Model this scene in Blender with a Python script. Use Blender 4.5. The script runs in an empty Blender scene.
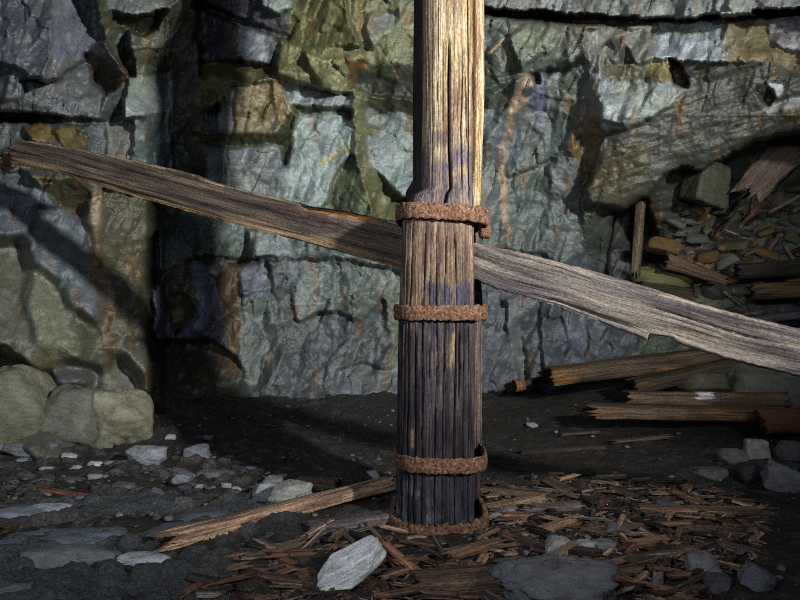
import bpy, bmesh, math, random
import numpy as np
from mathutils import Vector, Matrix

random.seed(11)
SC = bpy.context.scene
COL = SC.collection
H, F = 0.92, 700.0          # eye height (m), focal length in pixels of the 800 x 600 frame


def P(px, py, d):
    """World point seen at photo pixel (px, py) at distance d along the view axis."""
    return Vector(((px - 400.0) / F * d, d, H - (py - 300.0) / F * d))


def lin(c):
    out = []
    for v in c[:3]:
        v = v / 255.0
        out.append(v / 12.92 if v <= 0.04045 else ((v + 0.055) / 1.055) ** 2.4)
    return out


def smooth(a, b, x):
    t = np.clip((np.asarray(x, float) - a) / (b - a), 0, 1)
    return t * t * (3 - 2 * t)


# ------------------------------------------------------------------ noise (numpy)
def _hash(ix, iy, seed):
    h = (ix.astype(np.int64) * 374761393 + iy.astype(np.int64) * 668265263 + seed * 982451653) & 0xFFFFFFFF
    h = ((h ^ (h >> 13)) * 1274126177) & 0xFFFFFFFF
    h = (h ^ (h >> 16)) & 0xFFFFFFFF
    h = (h * 2246822519) & 0xFFFFFFFF
    return ((h ^ (h >> 15)) & 0xFFFFFF) / float(0xFFFFFF)


def pnoise(x, y, seed=0):
    x = np.asarray(x, float); y = np.asarray(y, float)
    ix = np.floor(x); iy = np.floor(y)
    fx = x - ix; fy = y - iy
    ux = fx * fx * fx * (fx * (fx * 6 - 15) + 10); uy = fy * fy * fy * (fy * (fy * 6 - 15) + 10)
    r = 0
    for dx in (0, 1):
        for dy in (0, 1):
            a = _hash(ix + dx, iy + dy, seed) * 2 * np.pi
            g = np.cos(a) * (fx - dx) + np.sin(a) * (fy - dy)
            r = r + g * (ux if dx else 1 - ux) * (uy if dy else 1 - uy)
    return r * 1.5


def fbm(x, y, seed=0, octs=4, gain=0.5):
    r, a = 0, 1.0
    for k in range(octs):
        r = r + a * pnoise(x * 2 ** k, y * 2 ** k, seed + 17 * k)
        a *= gain
    return r


def trinoise(x, y, seed):
    """Piecewise flat relief: heights on a triangular lattice joined by flat facets with sharp creases."""
    sk = (x + y) * .3660254
    a = x + sk; b = y + sk
    i = np.floor(a); j = np.floor(b); u = a - i; v = b - j
    up = u > v
    h0 = _hash(i, j, seed); h1 = np.where(up, _hash(i + 1, j, seed), _hash(i, j + 1, seed)); h2 = _hash(i + 1, j + 1, seed)
    big = np.maximum(u, v); small = np.minimum(u, v)
    return (h0 * (1 - big) + h1 * (big - small) + h2 * small) * 2 - 1


def crag(x, y, seed, bend=.35):
    """trinoise bent by trinoise: irregular flat facets."""
    return trinoise(x + bend * trinoise(x * 1.3, y * 1.3, seed + 1), y + bend * trinoise(x * 1.3 + 9, y * 1.3, seed + 2), seed)


def cells(x, y, seed, tilt=1.0, jit=0.9):
    """Broken-rock relief: Voronoi cells, each a plane of its own tilt and height; also the cell id."""
    ix = np.floor(x); iy = np.floor(y)
    best = np.full(x.shape, 1e9); h = np.zeros(x.shape); cid = np.zeros(x.shape); sec = np.full(x.shape, 1e9)
    for dx in (-1, 0, 1):
        for dy in (-1, 0, 1):
            cx, cy = ix + dx, iy + dy
            qx = cx + .5 + (_hash(cx, cy, seed) - .5) * jit; qy = cy + .5 + (_hash(cx, cy, seed + 1) - .5) * jit
            d = (x - qx) ** 2 + (y - qy) ** 2
            hh = (_hash(cx, cy, seed + 2) - .5) + tilt * ((_hash(cx, cy, seed + 3) - .5) * (x - qx) + (_hash(cx, cy, seed + 4) - .5) * (y - qy))
            m = d < best
            sec = np.where(m, best, np.minimum(sec, d))
            best = np.where(m, d, best); h = np.where(m, hh, h); cid = np.where(m, _hash(cx, cy, seed + 5), cid)
    edge = np.sqrt(sec) - np.sqrt(best)
    return h, cid, edge


# ------------------------------------------------------------------ mesh helpers
def mesh_from(name, verts, faces, tint=None, grain=None, smoothed=True):
    me = bpy.data.meshes.new(name)
    verts = np.asarray(verts, np.float32)
    if isinstance(faces, np.ndarray) and faces.ndim == 2:
        n, k = faces.shape
        me.vertices.add(len(verts)); me.vertices.foreach_set('co', verts.ravel())
        me.loops.add(n * k); me.loops.foreach_set('vertex_index', faces.astype(np.int32).ravel())
        me.polygons.add(n)
        me.polygons.foreach_set('loop_start', np.arange(0, n * k, k, dtype=np.int32))
        me.polygons.foreach_set('loop_total', np.full(n, k, np.int32))
        me.update(calc_edges=True); me.validate()
    else:
        me.from_pydata([tuple(v) for v in verts], [], [tuple(int(i) for i in f) for f in faces])
        bm = bmesh.new(); bm.from_mesh(me)
        bmesh.ops.recalc_face_normals(bm, faces=bm.faces)
        bm.to_mesh(me); bm.free()
    if tint is not None:
        a = me.attributes.new('tint', 'FLOAT_COLOR', 'POINT')
        t = np.asarray(tint, np.float32)
        if t.ndim == 1:
            t = np.tile(t, (len(verts), 1))
        if t.shape[1] == 3:
            t = np.c_[t, np.ones(len(t), np.float32)]
        a.data.foreach_set('color', t.astype(np.float32).ravel())
    if grain is not None:
        a = me.attributes.new('grain', 'FLOAT_VECTOR', 'POINT')
        a.data.foreach_set('vector', np.asarray(grain, np.float32).ravel())
    if smoothed:
        me.polygons.foreach_set('use_smooth', np.ones(len(me.polygons), bool))
    me.update()
    return me


def link(name, me, mat=None, parent=None):
    o = bpy.data.objects.new(name, me)
    COL.objects.link(o)
    if mat and not me.materials:
        me.materials.append(mat)
    if parent:
        o.parent = parent
    return o


def tag(o, label, cat, group=None):
    o['label'] = label; o['category'] = cat
    if group:
        o['group'] = group
    return o


def struct(o, label=None):
    o['kind'] = 'structure'
    return o


def grid_faces(nu, nv):
    i = np.arange(nu * nv).reshape(nv, nu)
    return np.stack([i[:-1, :-1], i[1:, :-1], i[1:, 1:], i[:-1, 1:]], -1).reshape(-1, 4)


# ------------------------------------------------------------------ materials
class NT:
    def __init__(s, name):
        s.m = bpy.data.materials.new(name); s.m.use_nodes = True
        s.t = s.m.node_tree; s.n = s.t.nodes; s.b = s.n['Principled BSDF']

    def node(s, kind, ins=None, **kw):
        nd = s.n.new('ShaderNode' + kind)
        for k, v in kw.items():
            setattr(nd, k, v)
        for k, v in (ins or {}).items():
            s.put(nd.inputs[k], v)
        return nd

    def put(s, sock, v):
        if hasattr(v, 'links') or isinstance(v, bpy.types.NodeSocket):
            s.t.links.new(v, sock)
        else:
            sock.default_value = v

    def noise(s, vec, scale, detail=4, rough=.55, dist=0):
        return s.node('TexNoise', {'Vector': vec, 'Scale': scale, 'Detail': detail, 'Roughness': rough, 'Distortion': dist}).outputs['Fac']

    def ramp(s, fac, stops):
        nd = s.node('ValToRGB', {'Fac': fac})
        el = nd.color_ramp.elements
        while len(el) < len(stops):
            el.new(.5)
        for e, (p, c) in zip(el, stops):
            e.position = p; e.color = (c, c, c, 1) if isinstance(c, (int, float)) else (*c[:3], 1)
        return nd.outputs['Color']

    def mix(s, a, b, fac, mode='MIX'):
        nd = s.node('Mix', data_type='RGBA', blend_type=mode)
        s.put(nd.inputs['Factor'], fac); s.put(nd.inputs[6], a); s.put(nd.inputs[7], b)
        return nd.outputs[2]

    def math(s, op, a, b=0.0):
        nd = s.node('Math', operation=op); s.put(nd.inputs[0], a); s.put(nd.inputs[1], b)
        return nd.outputs[0]

    def bump(s, h, strength, dist, prev=None):
        nd = s.node('Bump', {'Height': h, 'Strength': strength, 'Distance': dist})
        if prev is not None:
            s.put(nd.inputs['Normal'], prev)
        return nd.outputs['Normal']


def rock_material(name, scale=1.0, rough=(.35, .6), wet=.4, bump=1.0, vary=.5):
    """Slate: tint from the mesh, broken up by speckle and fine foliation."""
    n = NT(name)
    v = n.node('TexCoord').outputs['Object']
    t = n.node('Attribute', attribute_name='tint').outputs['Color']
    rnd = n.node('ObjectInfo').outputs['Random']
    mp = n.node('Mapping', {'Vector': v, 'Rotation': (.3, .5, .35), 'Scale': (7 * scale, 10 * scale, 22 * scale)}).outputs[0]
    fol = n.noise(mp, 1.0, 5, .65, .8)
    fine = n.noise(v, 60 * scale, 5, .7)
    speck = n.noise(v, 150 * scale, 3, .7)
    mid = n.noise(v, 9 * scale, 5, .6, .5)
    k = n.math('ADD', n.math('MULTIPLY', fol, .35), n.math('ADD', n.math('MULTIPLY', fine, .3), n.math('MULTIPLY', speck, .35)))
    k = n.ramp(k, [(.38, 1 - vary), (.5, 1.0), (.62, 1 + vary)])
    c = n.mix(t, k, 1.0, 'MULTIPLY')
    c = n.mix(c, n.mix(c, (.72, .74, .55, 1), 1.0, 'MULTIPLY'), n.ramp(mid, [(.5, 0.0), (.7, .55)]))
    c = n.mix(c, n.ramp(rnd, [(0, .75), (1, 1.2)]), .6, 'MULTIPLY')
    n.put(n.b.inputs['Base Color'], c)
    n.put(n.b.inputs['Roughness'], n.ramp(mid, [(.3, rough[0]), (.7, rough[1])]))
    n.put(n.b.inputs['Specular IOR Level'], wet)
    b1 = n.bump(fol, .3 * bump, .02)
    b2 = n.bump(mid, .12 * bump, .03, b1)
    b3 = n.bump(fine, .8 * bump, .012, b2)
    n.put(n.b.inputs['Normal'], b3)
    return n.m


def wood_material(name, contrast=.7, bump=1.0, rough=.8, across=55.0):
    """Weathered timber: tint from the mesh, streaked along the mesh's own grain coordinates."""
    n = NT(name)
    g = n.node('Attribute', attribute_name='grain').outputs['Vector']
    t = n.node('Attribute', attribute_name='tint').outputs['Color']
    rnd = n.node('ObjectInfo').outputs['Random']
    off = n.node('CombineXYZ', {'X': n.math('MULTIPLY', rnd, 7.0), 'Y': n.math('MULTIPLY', rnd, 3.0)}).outputs[0]
    add = n.node('VectorMath', {0: g, 1: off}, operation='ADD').outputs[0]
    m1 = n.node('Mapping', {'Vector': add, 'Scale': (2.2, across, across)}).outputs[0]
    m2 = n.node('Mapping', {'Vector': add, 'Scale': (5, across * 3, across * 3)}).outputs[0]
    m3 = n.node('Mapping', {'Vector': add, 'Scale': (2.5, 12, 12)}).outputs[0]
    s1 = n.noise(m1, 1.0, 4, .6, .6)
    s2 = n.noise(m2, 1.0, 3, .6)
    s3 = n.noise(m3, 1.0, 4, .6, .4)
    k = n.math('ADD', n.math('MULTIPLY', s1, .7), n.math('MULTIPLY', s2, .5))
    k = n.ramp(k, [(.44, (1 - contrast) * .7), (.53, .7), (.60, 1.05), (.72, 1.1 + contrast * .7)])
    sp = n.noise(n.node('Mapping', {'Vector': add, 'Scale': (60, 170, 170)}).outputs[0], 1.0, 3, .7)
    c = n.mix(t, k, 1.0, 'MULTIPLY')
    c = n.mix(c, n.ramp(sp, [(.36, .45), (.5, 1.0), (.64, 1.55)]), .8, 'MULTIPLY')
    c = n.mix(c, n.mix(c, (.5, .45, .55, 1), 1.0, 'MULTIPLY'), n.ramp(s3, [(.42, 0.0), (.62, .85)]))
    c = n.mix(c, n.ramp(rnd, [(0, .6), (1, 1.25)]), .7, 'MULTIPLY')
    n.put(n.b.inputs['Base Color'], c)
    n.b.inputs['Roughness'].default_value = rough
    n.b.inputs['Specular IOR Level'].default_value = .3
    b1 = n.bump(s1, .7 * bump, .012)
    b2 = n.bump(s2, .6 * bump, .005, b1)
    n.put(n.b.inputs['Normal'], b2)
    return n.m


def rust_material(name, tone=1.0, red=0.0):
    n = NT(name)
    v = n.node('TexCoord').outputs['Object']
    a = n.noise(v, 75, 6, .75, .3); b = n.noise(v, 170, 4, .65); e = n.noise(v, 14, 4, .6)
    s = lambda c: [x * tone for x in lin(c)]
    c = n.ramp(a, [(.34, s((40, 28, 26))), (.46, s((118, 90, 74))), (.56, s((172, 130, 98))), (.66, s((196, 176, 168)))])
    c = n.mix(c, (*s((112, 62, 44)), 1), n.ramp(e, [(.4, red), (.65, .35 + red * .5)]))
    n.put(n.b.inputs['Base Color'], c)
    n.b.inputs['Roughness'].default_value = .85
    n.b.inputs['Specular IOR Level'].default_value = .25
    n.put(n.b.inputs['Normal'], n.bump(b, .9, .006, n.bump(a, .9, .015)))
    return n.m


def ground_material():
    n = NT('damp_mud_and_grit')
    v = n.node('TexCoord').outputs['Object']
    t = n.node('Attribute', attribute_name='tint').outputs['Color']
    a = n.noise(v, 5, 6, .65, .4); b = n.noise(v, 70, 5, .75); e = n.noise(v, 22, 5, .6)
    k = n.ramp(b, [(.3, .35), (.52, .95), (.7, 1.9)])
    c = n.mix(t, k, 1.0, 'MULTIPLY')
    c = n.mix(c, n.mix(c, (1.3, .95, .6, 1), 1.0, 'MULTIPLY'), n.ramp(a, [(.48, 0.0), (.68, .7)]))
    n.put(n.b.inputs['Base Color'], c)
    n.put(n.b.inputs['Roughness'], n.ramp(a, [(.3, .42), (.7, .8)]))
    n.b.inputs['Specular IOR Level'].default_value = .35
    n.put(n.b.inputs['Normal'], n.bump(b, 1.0, .016, n.bump(e, .9, .035)))
    return n.m


M_WALL = rock_material('wall_slate', 1.0, rough=(.36, .55), wet=.48, bump=.6, vary=.5)
M_ROCK = rock_material('loose_slate', 2.2, bump=.8)
M_POST = wood_material('old_post_wood', .55, 1.0, .8, 110)
M_BEAM = wood_material('old_beam_wood', .5, .9, .75, 48)
M_CHIP = wood_material('splintered_wood', .6, 1.0, .8, 90)
M_RUST = rust_material('flaking_rust', .72)
M_PLATE = rust_material('red_rust_plate', .8, .8)
M_GROUND = ground_material()
# ------------------------------------------------------------------ the rock walls
STEP = 1.35
PX = np.arange(-240, 1041, STEP); PY = np.arange(-170, 471, STEP)
GX, GY = np.meshgrid(PX, PY)
COLS = [-250, -100, 0, 80, 146, 166, 250, 400, 550, 600, 660, 720, 800, 1050]
ROWS = [-180, 0, 60, 115, 150, 190, 250, 340, 400, 480]
BASE = np.array([
    [3.2, 3.9, 4.30, 4.60, 4.80, 4.95, 5.05, 5.1, 5.1, 5.0, 4.9, 4.8, 4.6, 4.0],
    [3.3, 4.0, 4.50, 4.80, 5.00, 5.10, 5.20, 5.3, 5.3, 5.2, 5.1, 5.0, 4.8, 4.2],
    [3.3, 4.0, 4.50, 4.80, 5.05, 5.20, 5.30, 5.4, 5.3, 5.1, 4.95, 4.85, 4.7, 4.1],
    [3.4, 4.1, 4.60, 4.90, 5.10, 5.30, 5.45, 5.6, 5.5, 5.2, 4.95, 4.95, 4.8, 4.1],
    [3.4, 4.1, 4.60, 4.88, 5.10, 5.35, 5.50, 5.65, 5.65, 5.4, 5.1, 5.7, 6.2, 4.6],
    [3.4, 4.1, 4.60, 4.85, 5.10, 5.40, 5.55, 5.7, 5.7, 5.6, 5.6, 6.3, 6.4, 5.0],
    [3.4, 4.0, 4.50, 4.75, 4.95, 5.45, 5.60, 5.75, 5.8, 6.0, 6.2, 6.2, 6.1, 5.0],
    [3.3, 3.95, 4.40, 4.60, 4.80, 5.50, 5.65, 5.8, 5.85, 5.9, 5.9, 5.9, 5.7, 4.8],
    [3.2, 3.90, 4.52, 4.68, 4.84, 5.45, 5.60, 5.75, 5.8, 5.8, 5.7, 5.6, 5.4, 4.6],
    [3.2, 3.90, 4.52, 4.68, 4.84, 5.45, 5.60, 5.75, 5.8, 5.8, 5.7, 5.6, 5.4, 4.6]])


def table(tab, x, y):
    x = np.clip(x, COLS[0], COLS[-1] - 1e-6); y = np.clip(y, ROWS[0], ROWS[-1] - 1e-6)
    c = np.array(COLS, float); r = np.array(ROWS, float)
    i = np.clip(np.searchsorted(c, x, 'right') - 1, 0, len(c) - 2); j = np.clip(np.searchsorted(r, y, 'right') - 1, 0, len(r) - 2)
    u = (x - c[i]) / (c[i + 1] - c[i]); v = (y - r[j]) / (r[j + 1] - r[j])
    return (tab[j, i] * (1 - u) + tab[j, i + 1] * u) * (1 - v) + (tab[j + 1, i] * (1 - u) + tab[j + 1, i + 1] * u) * v


# mineral colours of the rock, with recess shade and wet sheen painted in
BLUE = (122, 136, 140); PALE = (150, 166, 168); SLATE = (92, 102, 106); DARK = (66, 70, 68); OLIVE = (112, 114, 62)
OLIVE_SHADE = (78, 84, 52); OCHRE = (150, 126, 62); TAN = (150, 132, 92); RUST = (140, 92, 34); VIOLET = (104, 108, 138)  # the dark olive carries painted shade of undercuts and fissures
GREEN = (92, 110, 94); BROWN = (88, 70, 38); GREY = (128, 130, 126); SAGE = (126, 130, 98)

# each broken face of the wall: outline, how far it stands back, how it leans (per 100 units), its mineral colour, shade painted into hollows and undersides
FACES = [
    # upper left
    ([(-260, -180), (55, -180), (55, 0), (50, 45), (46, 80), (22, 68), (0, 62), (-260, 62)], -.28, .02, -.10, (84, 92, 108)),
    ([(55, -180), (98, -180), (98, 0), (104, 35), (86, 58), (62, 75), (46, 80), (51, 40)], -.10, .45, -.05, (120, 126, 138)),
    ([(84, 52), (102, 38), (128, 64), (129, 76), (105, 93), (90, 80)], .16, -.3, .5, DARK),
    ([(60, 76), (86, 58), (92, 80), (106, 94), (98, 119), (60, 116), (24, 108), (22, 80), (46, 80)], -.02, .18, -.16, (98, 106, 112)),
    ([(0, 62), (22, 70), (25, 108), (-260, 112), (-260, 62)], -.02, -.1, -.1, (92, 100, 108)),
    ([(95, -180), (108, -180), (126, 34), (139, 72), (130, 74), (113, 52), (97, 22)], -.16, .9, .2, (84, 96, 78)),
    ([(106, -180), (175, -180), (172, 0), (164, 7), (148, 12), (124, 16), (106, 8)], -.24, .1, -.25, (120, 130, 132)),
    ([(113, 16), (124, 16), (148, 12), (163, 8), (158, 26), (145, 35), (128, 31)], .14, .1, .9, (60, 62, 54)),
    ([(128, 31), (145, 35), (158, 26), (196, -20), (192, 30), (171, 66), (150, 79), (137, 72)], -.14, .25, .18, (98, 106, 84)),
    ([(139, 80), (171, 68), (174, 112), (147, 122), (120, 112), (128, 82)], -.08, .35, -.2, PALE),
    ([(106, 94), (128, 80), (122, 112), (110, 124), (98, 120)], .02, .5, .1, SLATE),
    ([(-260, 113), (0, 113), (60, 118), (110, 123), (110, 128), (60, 124), (0, 121), (-260, 121)], .30, 0, 0, DARK),
    ([(-260, 121), (0, 121), (88, 126), (90, 150), (60, 172), (0, 175), (-260, 175)], .06, .05, -.15, SLATE),
    ([(24, 128), (44, 122), (60, 130), (52, 142), (32, 142)], -.04, .3, -.3, (128, 110, 52)),
    ([(52, 128), (70, 125), (86, 134), (84, 150), (66, 148)], -.05, .3, -.3, (120, 104, 50)),
    ([(0, 150), (15, 152), (14, 168), (0, 172), (-60, 170), (-60, 150)], .12, 0, .5, BROWN),
    ([(88, 122), (104, 124), (104, 170), (90, 175)], .02, .2, 0, SLATE),
    ([(104, 124), (132, 122), (130, 176), (104, 172)], -.03, .3, -.05, GREY),
    ([(132, 120), (172, 112), (172, 176), (130, 178)], -.06, .25, 0, (98, 118, 120)),
    ([(172, 60), (205, 40), (205, 200), (172, 200)], .08, -.1, .05, (74, 80, 66)),  # column darkened in colour as the post's cast shadow
    # left flank under the beam: smooth, water-worn
    ([(-260, 175), (20, 172), (60, 205), (28, 225), (10, 240), (-260, 240)], -.08, .1, -.1, (104, 116, 132)),
    ([(30, 178), (60, 180), (88, 196), (84, 216), (60, 206)], .04, .1, .5, (104, 98, 62)),
    ([(36, 205), (60, 206), (84, 216), (92, 280), (112, 330), (104, 345), (60, 310), (30, 260)], -.08, .18, -.1, (106, 120, 132)),
    ([(86, 200), (148, 215), (150, 345), (118, 345), (104, 300), (92, 260)], .02, .18, -.02, (88, 88, 62)),  # painted darker: this part of the flank turns away from the light
    ([(88, 200), (98, 205), (102, 250), (112, 340), (118, 392), (108, 392), (100, 330), (94, 262)], .0, .2, .0, (116, 92, 48)),
    ([(92, 200), (102, 205), (103, 228), (92, 224)], -.03, .2, .0, (178, 160, 112)),
    ([(-260, 240), (20, 245), (40, 280), (62, 345), (40, 372), (0, 350), (-260, 350)], -.04, .18, -.14, (120, 124, 108)),
    ([(30, 262), (60, 285), (84, 340), (76, 366), (44, 368), (22, 300)], -.16, .22, -.12, (140, 144, 116)),
    ([(38, 352), (66, 352), (68, 366), (52, 370), (40, 366)], -.2, .2, .1, (128, 120, 80)),
    ([(66, 305), (100, 325), (106, 360), (84, 366), (72, 340)], -.06, .3, -.1, (98, 102, 86)),
    ([(100, 345), (150, 340), (157, 358), (150, 372), (116, 352)], .02, .25, -.2, (96, 98, 80)),
    ([(-260, 350), (2, 350), (40, 374), (44, 420), (0, 440), (-260, 440)], -.14, .15, -.25, (126, 130, 106)),
    ([(44, 374), (72, 363), (96, 372), (100, 410), (90, 450), (40, 450)], -.12, .2, -.25, (106, 112, 104)),
    ([(48, 372), (72, 366), (94, 374), (90, 386), (58, 388)], -.17, .2, -.5, (104, 110, 108)),
    ([(100, 376), (122, 358), (144, 380), (146, 415), (130, 470), (96, 470), (98, 400)], -.14, .3, -.2, (138, 140, 118)),
    ([(144, 372), (158, 360), (160, 470), (140, 470)], .08, .8, 0, (104, 106, 84)),
    # the inner corner and the recess beside it
    ([(146, 236), (156, 238), (158, 360), (150, 360), (146, 300)], .3, 1.0, 0, DARK),
    ([(156, 238), (190, 225), (230, 230), (230, 258), (200, 262), (176, 262), (160, 268)], -.06, .1, -.05, SLATE),
    ([(152, 290), (168, 286), (176, 330), (160, 342), (153, 330)], -.02, .2, 0, VIOLET),
    ([(186, 260), (203, 258), (206, 340), (172, 340), (178, 330), (200, 312)], -.04, .1, -.1, VIOLET),
    ([(168, 262), (186, 262), (198, 312), (176, 336), (164, 290)], .1, .1, .1, (84, 78, 62)),
    ([(170, 328), (196, 314), (198, 317), (172, 333)], -.06, 0, -.3, DARK),
    ([(155, 342), (206, 342), (228, 362), (240, 410), (190, 430), (158, 420)], -.1, .1, -.3, (72, 76, 66)),
    # centre, upper tier
    ([(190, -180), (298, -180), (290, 0), (280, 36), (240, 24), (205, 6)], -.06, .1, .15, (78, 82, 96)),
    ([(240, -60), (276, -60), (296, 4), (278, 14), (262, 6)], -.12, .2, -.1, PALE),
    ([(200, 8), (238, 26), (236, 60), (222, 60), (200, 80)], .05, -.2, 0, (70, 76, 90)),
    ([(237, 24), (270, 34), (276, 48), (270, 65), (246, 62), (238, 45)], -.14, .2, -.1, (156, 166, 182)),
    ([(268, 40), (279, 44), (278, 70), (268, 66)], .0, .4, .1, SLATE),
    ([(200, 66), (222, 60), (246, 63), (278, 68), (284, 78), (246, 84), (205, 110)], -.02, .1, -.6, (112, 108, 62)),
    ([(290, -180), (345, -180), (342, 0), (352, 20), (362, 46), (310, 46), (284, 40), (292, 12)], -.12, -.1, -.1, OLIVE),
    ([(342, -180), (420, -180), (420, 62), (372, 66), (360, 40), (350, 18)], -.05, .15, -.05, (124, 128, 88)),
    ([(350, -10), (366, -10), (366, 40), (356, 26)], -.10, .6, 0, (132, 128, 66)),
    ([(366, 20), (398, 8), (396, 20), (372, 52)], -.08, .2, -.3, (150, 160, 150)),
    ([(278, 40), (300, 47), (350, 46), (360, 50), (354, 92), (336, 92), (292, 82), (277, 70)], -.30, .12, -.04, (128, 128, 70)),
    ([(302, 50), (338, 62), (348, 58), (354, 90), (322, 84)], -.38, .25, .05, (140, 142, 88)),
    ([(345, 56), (364, 66), (360, 82), (352, 88)], -.24, .9, .3, RUST),
    ([(277, 70), (292, 82), (336, 92), (354, 92), (352, 96), (320, 94), (284, 88)], -.02, .1, 1.2, (96, 66, 24)),
    ([(205, 110), (240, 84), (236, 130), (200, 132)], .05, .1, .0, (84, 90, 104)),
    ([(222, 84), (236, 84), (234, 130), (218, 130)], -.02, .5, 0, (140, 150, 158)),
    ([(234, 86), (276, 84), (287, 96), (286, 118), (272, 133), (234, 131)], -.14, .08, -.06, TAN),
    ([(274, 84), (280, 86), (287, 118), (280, 122), (276, 104)], -.18, .5, -.1, (150, 124, 66)),
    ([(286, 92), (354, 94), (353, 106), (302, 108), (290, 102)], -.10, .06, -.3, PALE),
    ([(292, 104), (302, 108), (352, 106), (350, 116), (330, 112), (306, 114)], .12, .1, .7, OLIVE_SHADE),
    ([(188, 130), (234, 131), (274, 133), (284, 142), (262, 144), (230, 147), (200, 142)], .06, .1, 1.4, (70, 72, 36)),
    ([(205, 145), (232, 147), (270, 144), (282, 152), (286, 192), (272, 204), (205, 180)], -.06, .12, -.06, (132, 144, 140)),
    ([(205, 145), (226, 146), (224, 176), (205, 178)], -.0, .3, 0, (104, 112, 124)),
    ([(280, 122), (296, 118), (290, 168), (283, 164)], .16, .2, .3, OLIVE_SHADE),
    ([(290, 150), (298, 120), (345, 114), (354, 134), (352, 156), (330, 180), (326, 204), (290, 198), (285, 165)], -.08, .05, -.05, (150, 170, 172)),
    ([(318, 162), (350, 148), (352, 151), (320, 165)], -.11, .1, 0, (190, 176, 90)),
    ([(324, 206), (336, 176), (354, 158), (360, 180), (358, 216), (330, 216)], .02, -.2, -.1, (98, 112, 80)),
    ([(354, 92), (365, 92), (366, 160), (382, 176), (394, 204), (384, 206), (372, 184), (358, 166), (353, 132)], -.06, .5, 0, (104, 112, 66)),
    ([(365, 108), (402, 114), (402, 188), (388, 184), (372, 164)], -.03, .1, -.04, (138, 158, 158)),
    ([(364, 120), (384, 128), (378, 138), (366, 134)], -.12, .3, .2, OLIVE),
    ([(356, 70), (410, 62), (410, 90), (368, 92), (355, 84)], .03, .1, .25, (84, 92, 76)),
    ([(366, 100), (410, 104), (410, 112), (382, 116)], -.02, .1, .6, OLIVE_SHADE),
    # centre, lower tier
    ([(196, 205), (258, 214), (340, 240), (410, 262), (410, 272), (330, 254), (262, 258), (196, 258)], -.02, .05, -.05, (108, 126, 124)),
    ([(248, 228), (292, 236), (290, 258), (252, 258)], -.06, .2, -.1, PALE),
    ([(196, 257), (262, 258), (332, 253), (332, 256), (262, 262), (196, 261)], .18, 0, 0, DARK),
    ([(214, 262), (222, 260), (228, 272), (222, 278), (213, 276)], -.12, .3, -.3, (190, 184, 176)),
    ([(216, 276), (238, 264), (246, 262), (236, 290), (240, 342), (230, 348), (222, 310)], -.02, .1, .0, (116, 92, 50)),
    ([(203, 276), (216, 280), (224, 342), (206, 338)], -.05, .2, -.1, (98, 100, 118)),
    ([(240, 268), (264, 262), (268, 290), (244, 296)], -.07, .2, -.1, (112, 120, 142)),
    ([(244, 296), (268, 290), (290, 330), (282, 370), (262, 385), (240, 350)], -.05, .12, -.02, (98, 112, 112)),
    ([(268, 262), (286, 262), (298, 330), (292, 345), (280, 300)], -.02, .35, 0, (88, 102, 106)),
    ([(286, 262), (330, 258), (336, 290), (318, 310), (298, 320)], -.08, .1, -.08, BLUE),
    ([(330, 256), (360, 262), (376, 300), (362, 320), (340, 296)], -.03, .15, .0, (100, 116, 108)),
    ([(360, 262), (404, 270), (404, 300), (384, 296)], -.0, .1, .0, (112, 126, 118)),
    ([(384, 296), (404, 300), (404, 390), (392, 385), (396, 350)], -.04, .3, 0, (116, 126, 108)),
    ([(262, 385), (276, 348), (296, 330), (318, 312), (330, 340), (330, 395), (262, 395)], -.1, .12, -.1, (88, 98, 104)),
    ([(330, 330), (362, 320), (380, 300), (396, 350), (372, 392), (330, 395)], -.05, .1, -.08, (92, 102, 110)),
    ([(340, 372), (366, 364), (398, 376), (396, 402), (336, 400)], -.14, .1, -.2, (112, 118, 130)),
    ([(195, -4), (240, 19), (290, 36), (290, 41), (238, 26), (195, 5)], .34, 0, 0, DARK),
    # right of the post
    ([(470, -180), (1050, -180), (1050, 6), (800, 6), (740, 14), (690, 18), (600, 16), (545, 13), (470, 7)], -.36, 0, -.12, (122, 130, 128)),
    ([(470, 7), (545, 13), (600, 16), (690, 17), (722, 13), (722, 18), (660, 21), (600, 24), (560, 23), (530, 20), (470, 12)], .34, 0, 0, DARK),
    ([(470, 12), (528, 20), (600, 26), (592, 48), (562, 70), (530, 76), (470, 88)], -.22, .12, .10, (94, 104, 92)),
    ([(484, 50), (504, 36), (507, 40), (486, 56)], -.26, .1, -.2, (168, 146, 98)),
    ([(508, 38), (530, 22), (560, 26), (558, 52), (536, 60), (520, 72)], -.27, .2, .05, (112, 122, 106)),
    ([(528, 75), (562, 69), (592, 47), (594, 52), (568, 78), (540, 84)], -.02, .1, 1.3, (66, 70, 60)),
    ([(484, 88), (528, 76), (526, 92), (510, 112), (484, 110)], -.05, .15, .2, (96, 106, 104)),
    ([(484, 110), (512, 108), (506, 140), (500, 200), (484, 215)], -.02, .1, 0, (108, 122, 124)),
    ([(525, 76), (531, 76), (522, 98), (516, 116), (514, 132), (506, 150), (505, 176), (510, 204), (508, 250), (503, 250), (501, 205), (497, 172), (499, 148), (506, 130), (510, 108)], -.05, .1, 0, (178, 150, 122)),
    ([(516, 118), (560, 108), (566, 130), (552, 160), (508, 178), (507, 150), (514, 132)], -.06, .08, -.06, (106, 120, 122)),
    ([(539, 74), (545, 74), (545, 112), (541, 130), (538, 108)], -.04, .1, 0, (98, 104, 138)),
    ([(546, 76), (562, 72), (562, 104), (546, 112)], -.08, .2, 0, (116, 128, 128)),
    ([(562, 78), (586, 60), (580, 110), (564, 130)], -.02, .25, 0, (92, 104, 92)),
    ([(576, 108), (584, 108), (590, 180), (584, 200), (576, 160)], .0, .4, 0, (122, 96, 52)),
    ([(586, 30), (604, 26), (604, 130), (588, 190), (580, 108), (588, 60)], -.12, -.1, 0, GREY),
    ([(584, 110), (604, 130), (606, 175), (588, 185)], -.1, .1, 0, (112, 100, 56)),
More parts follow.
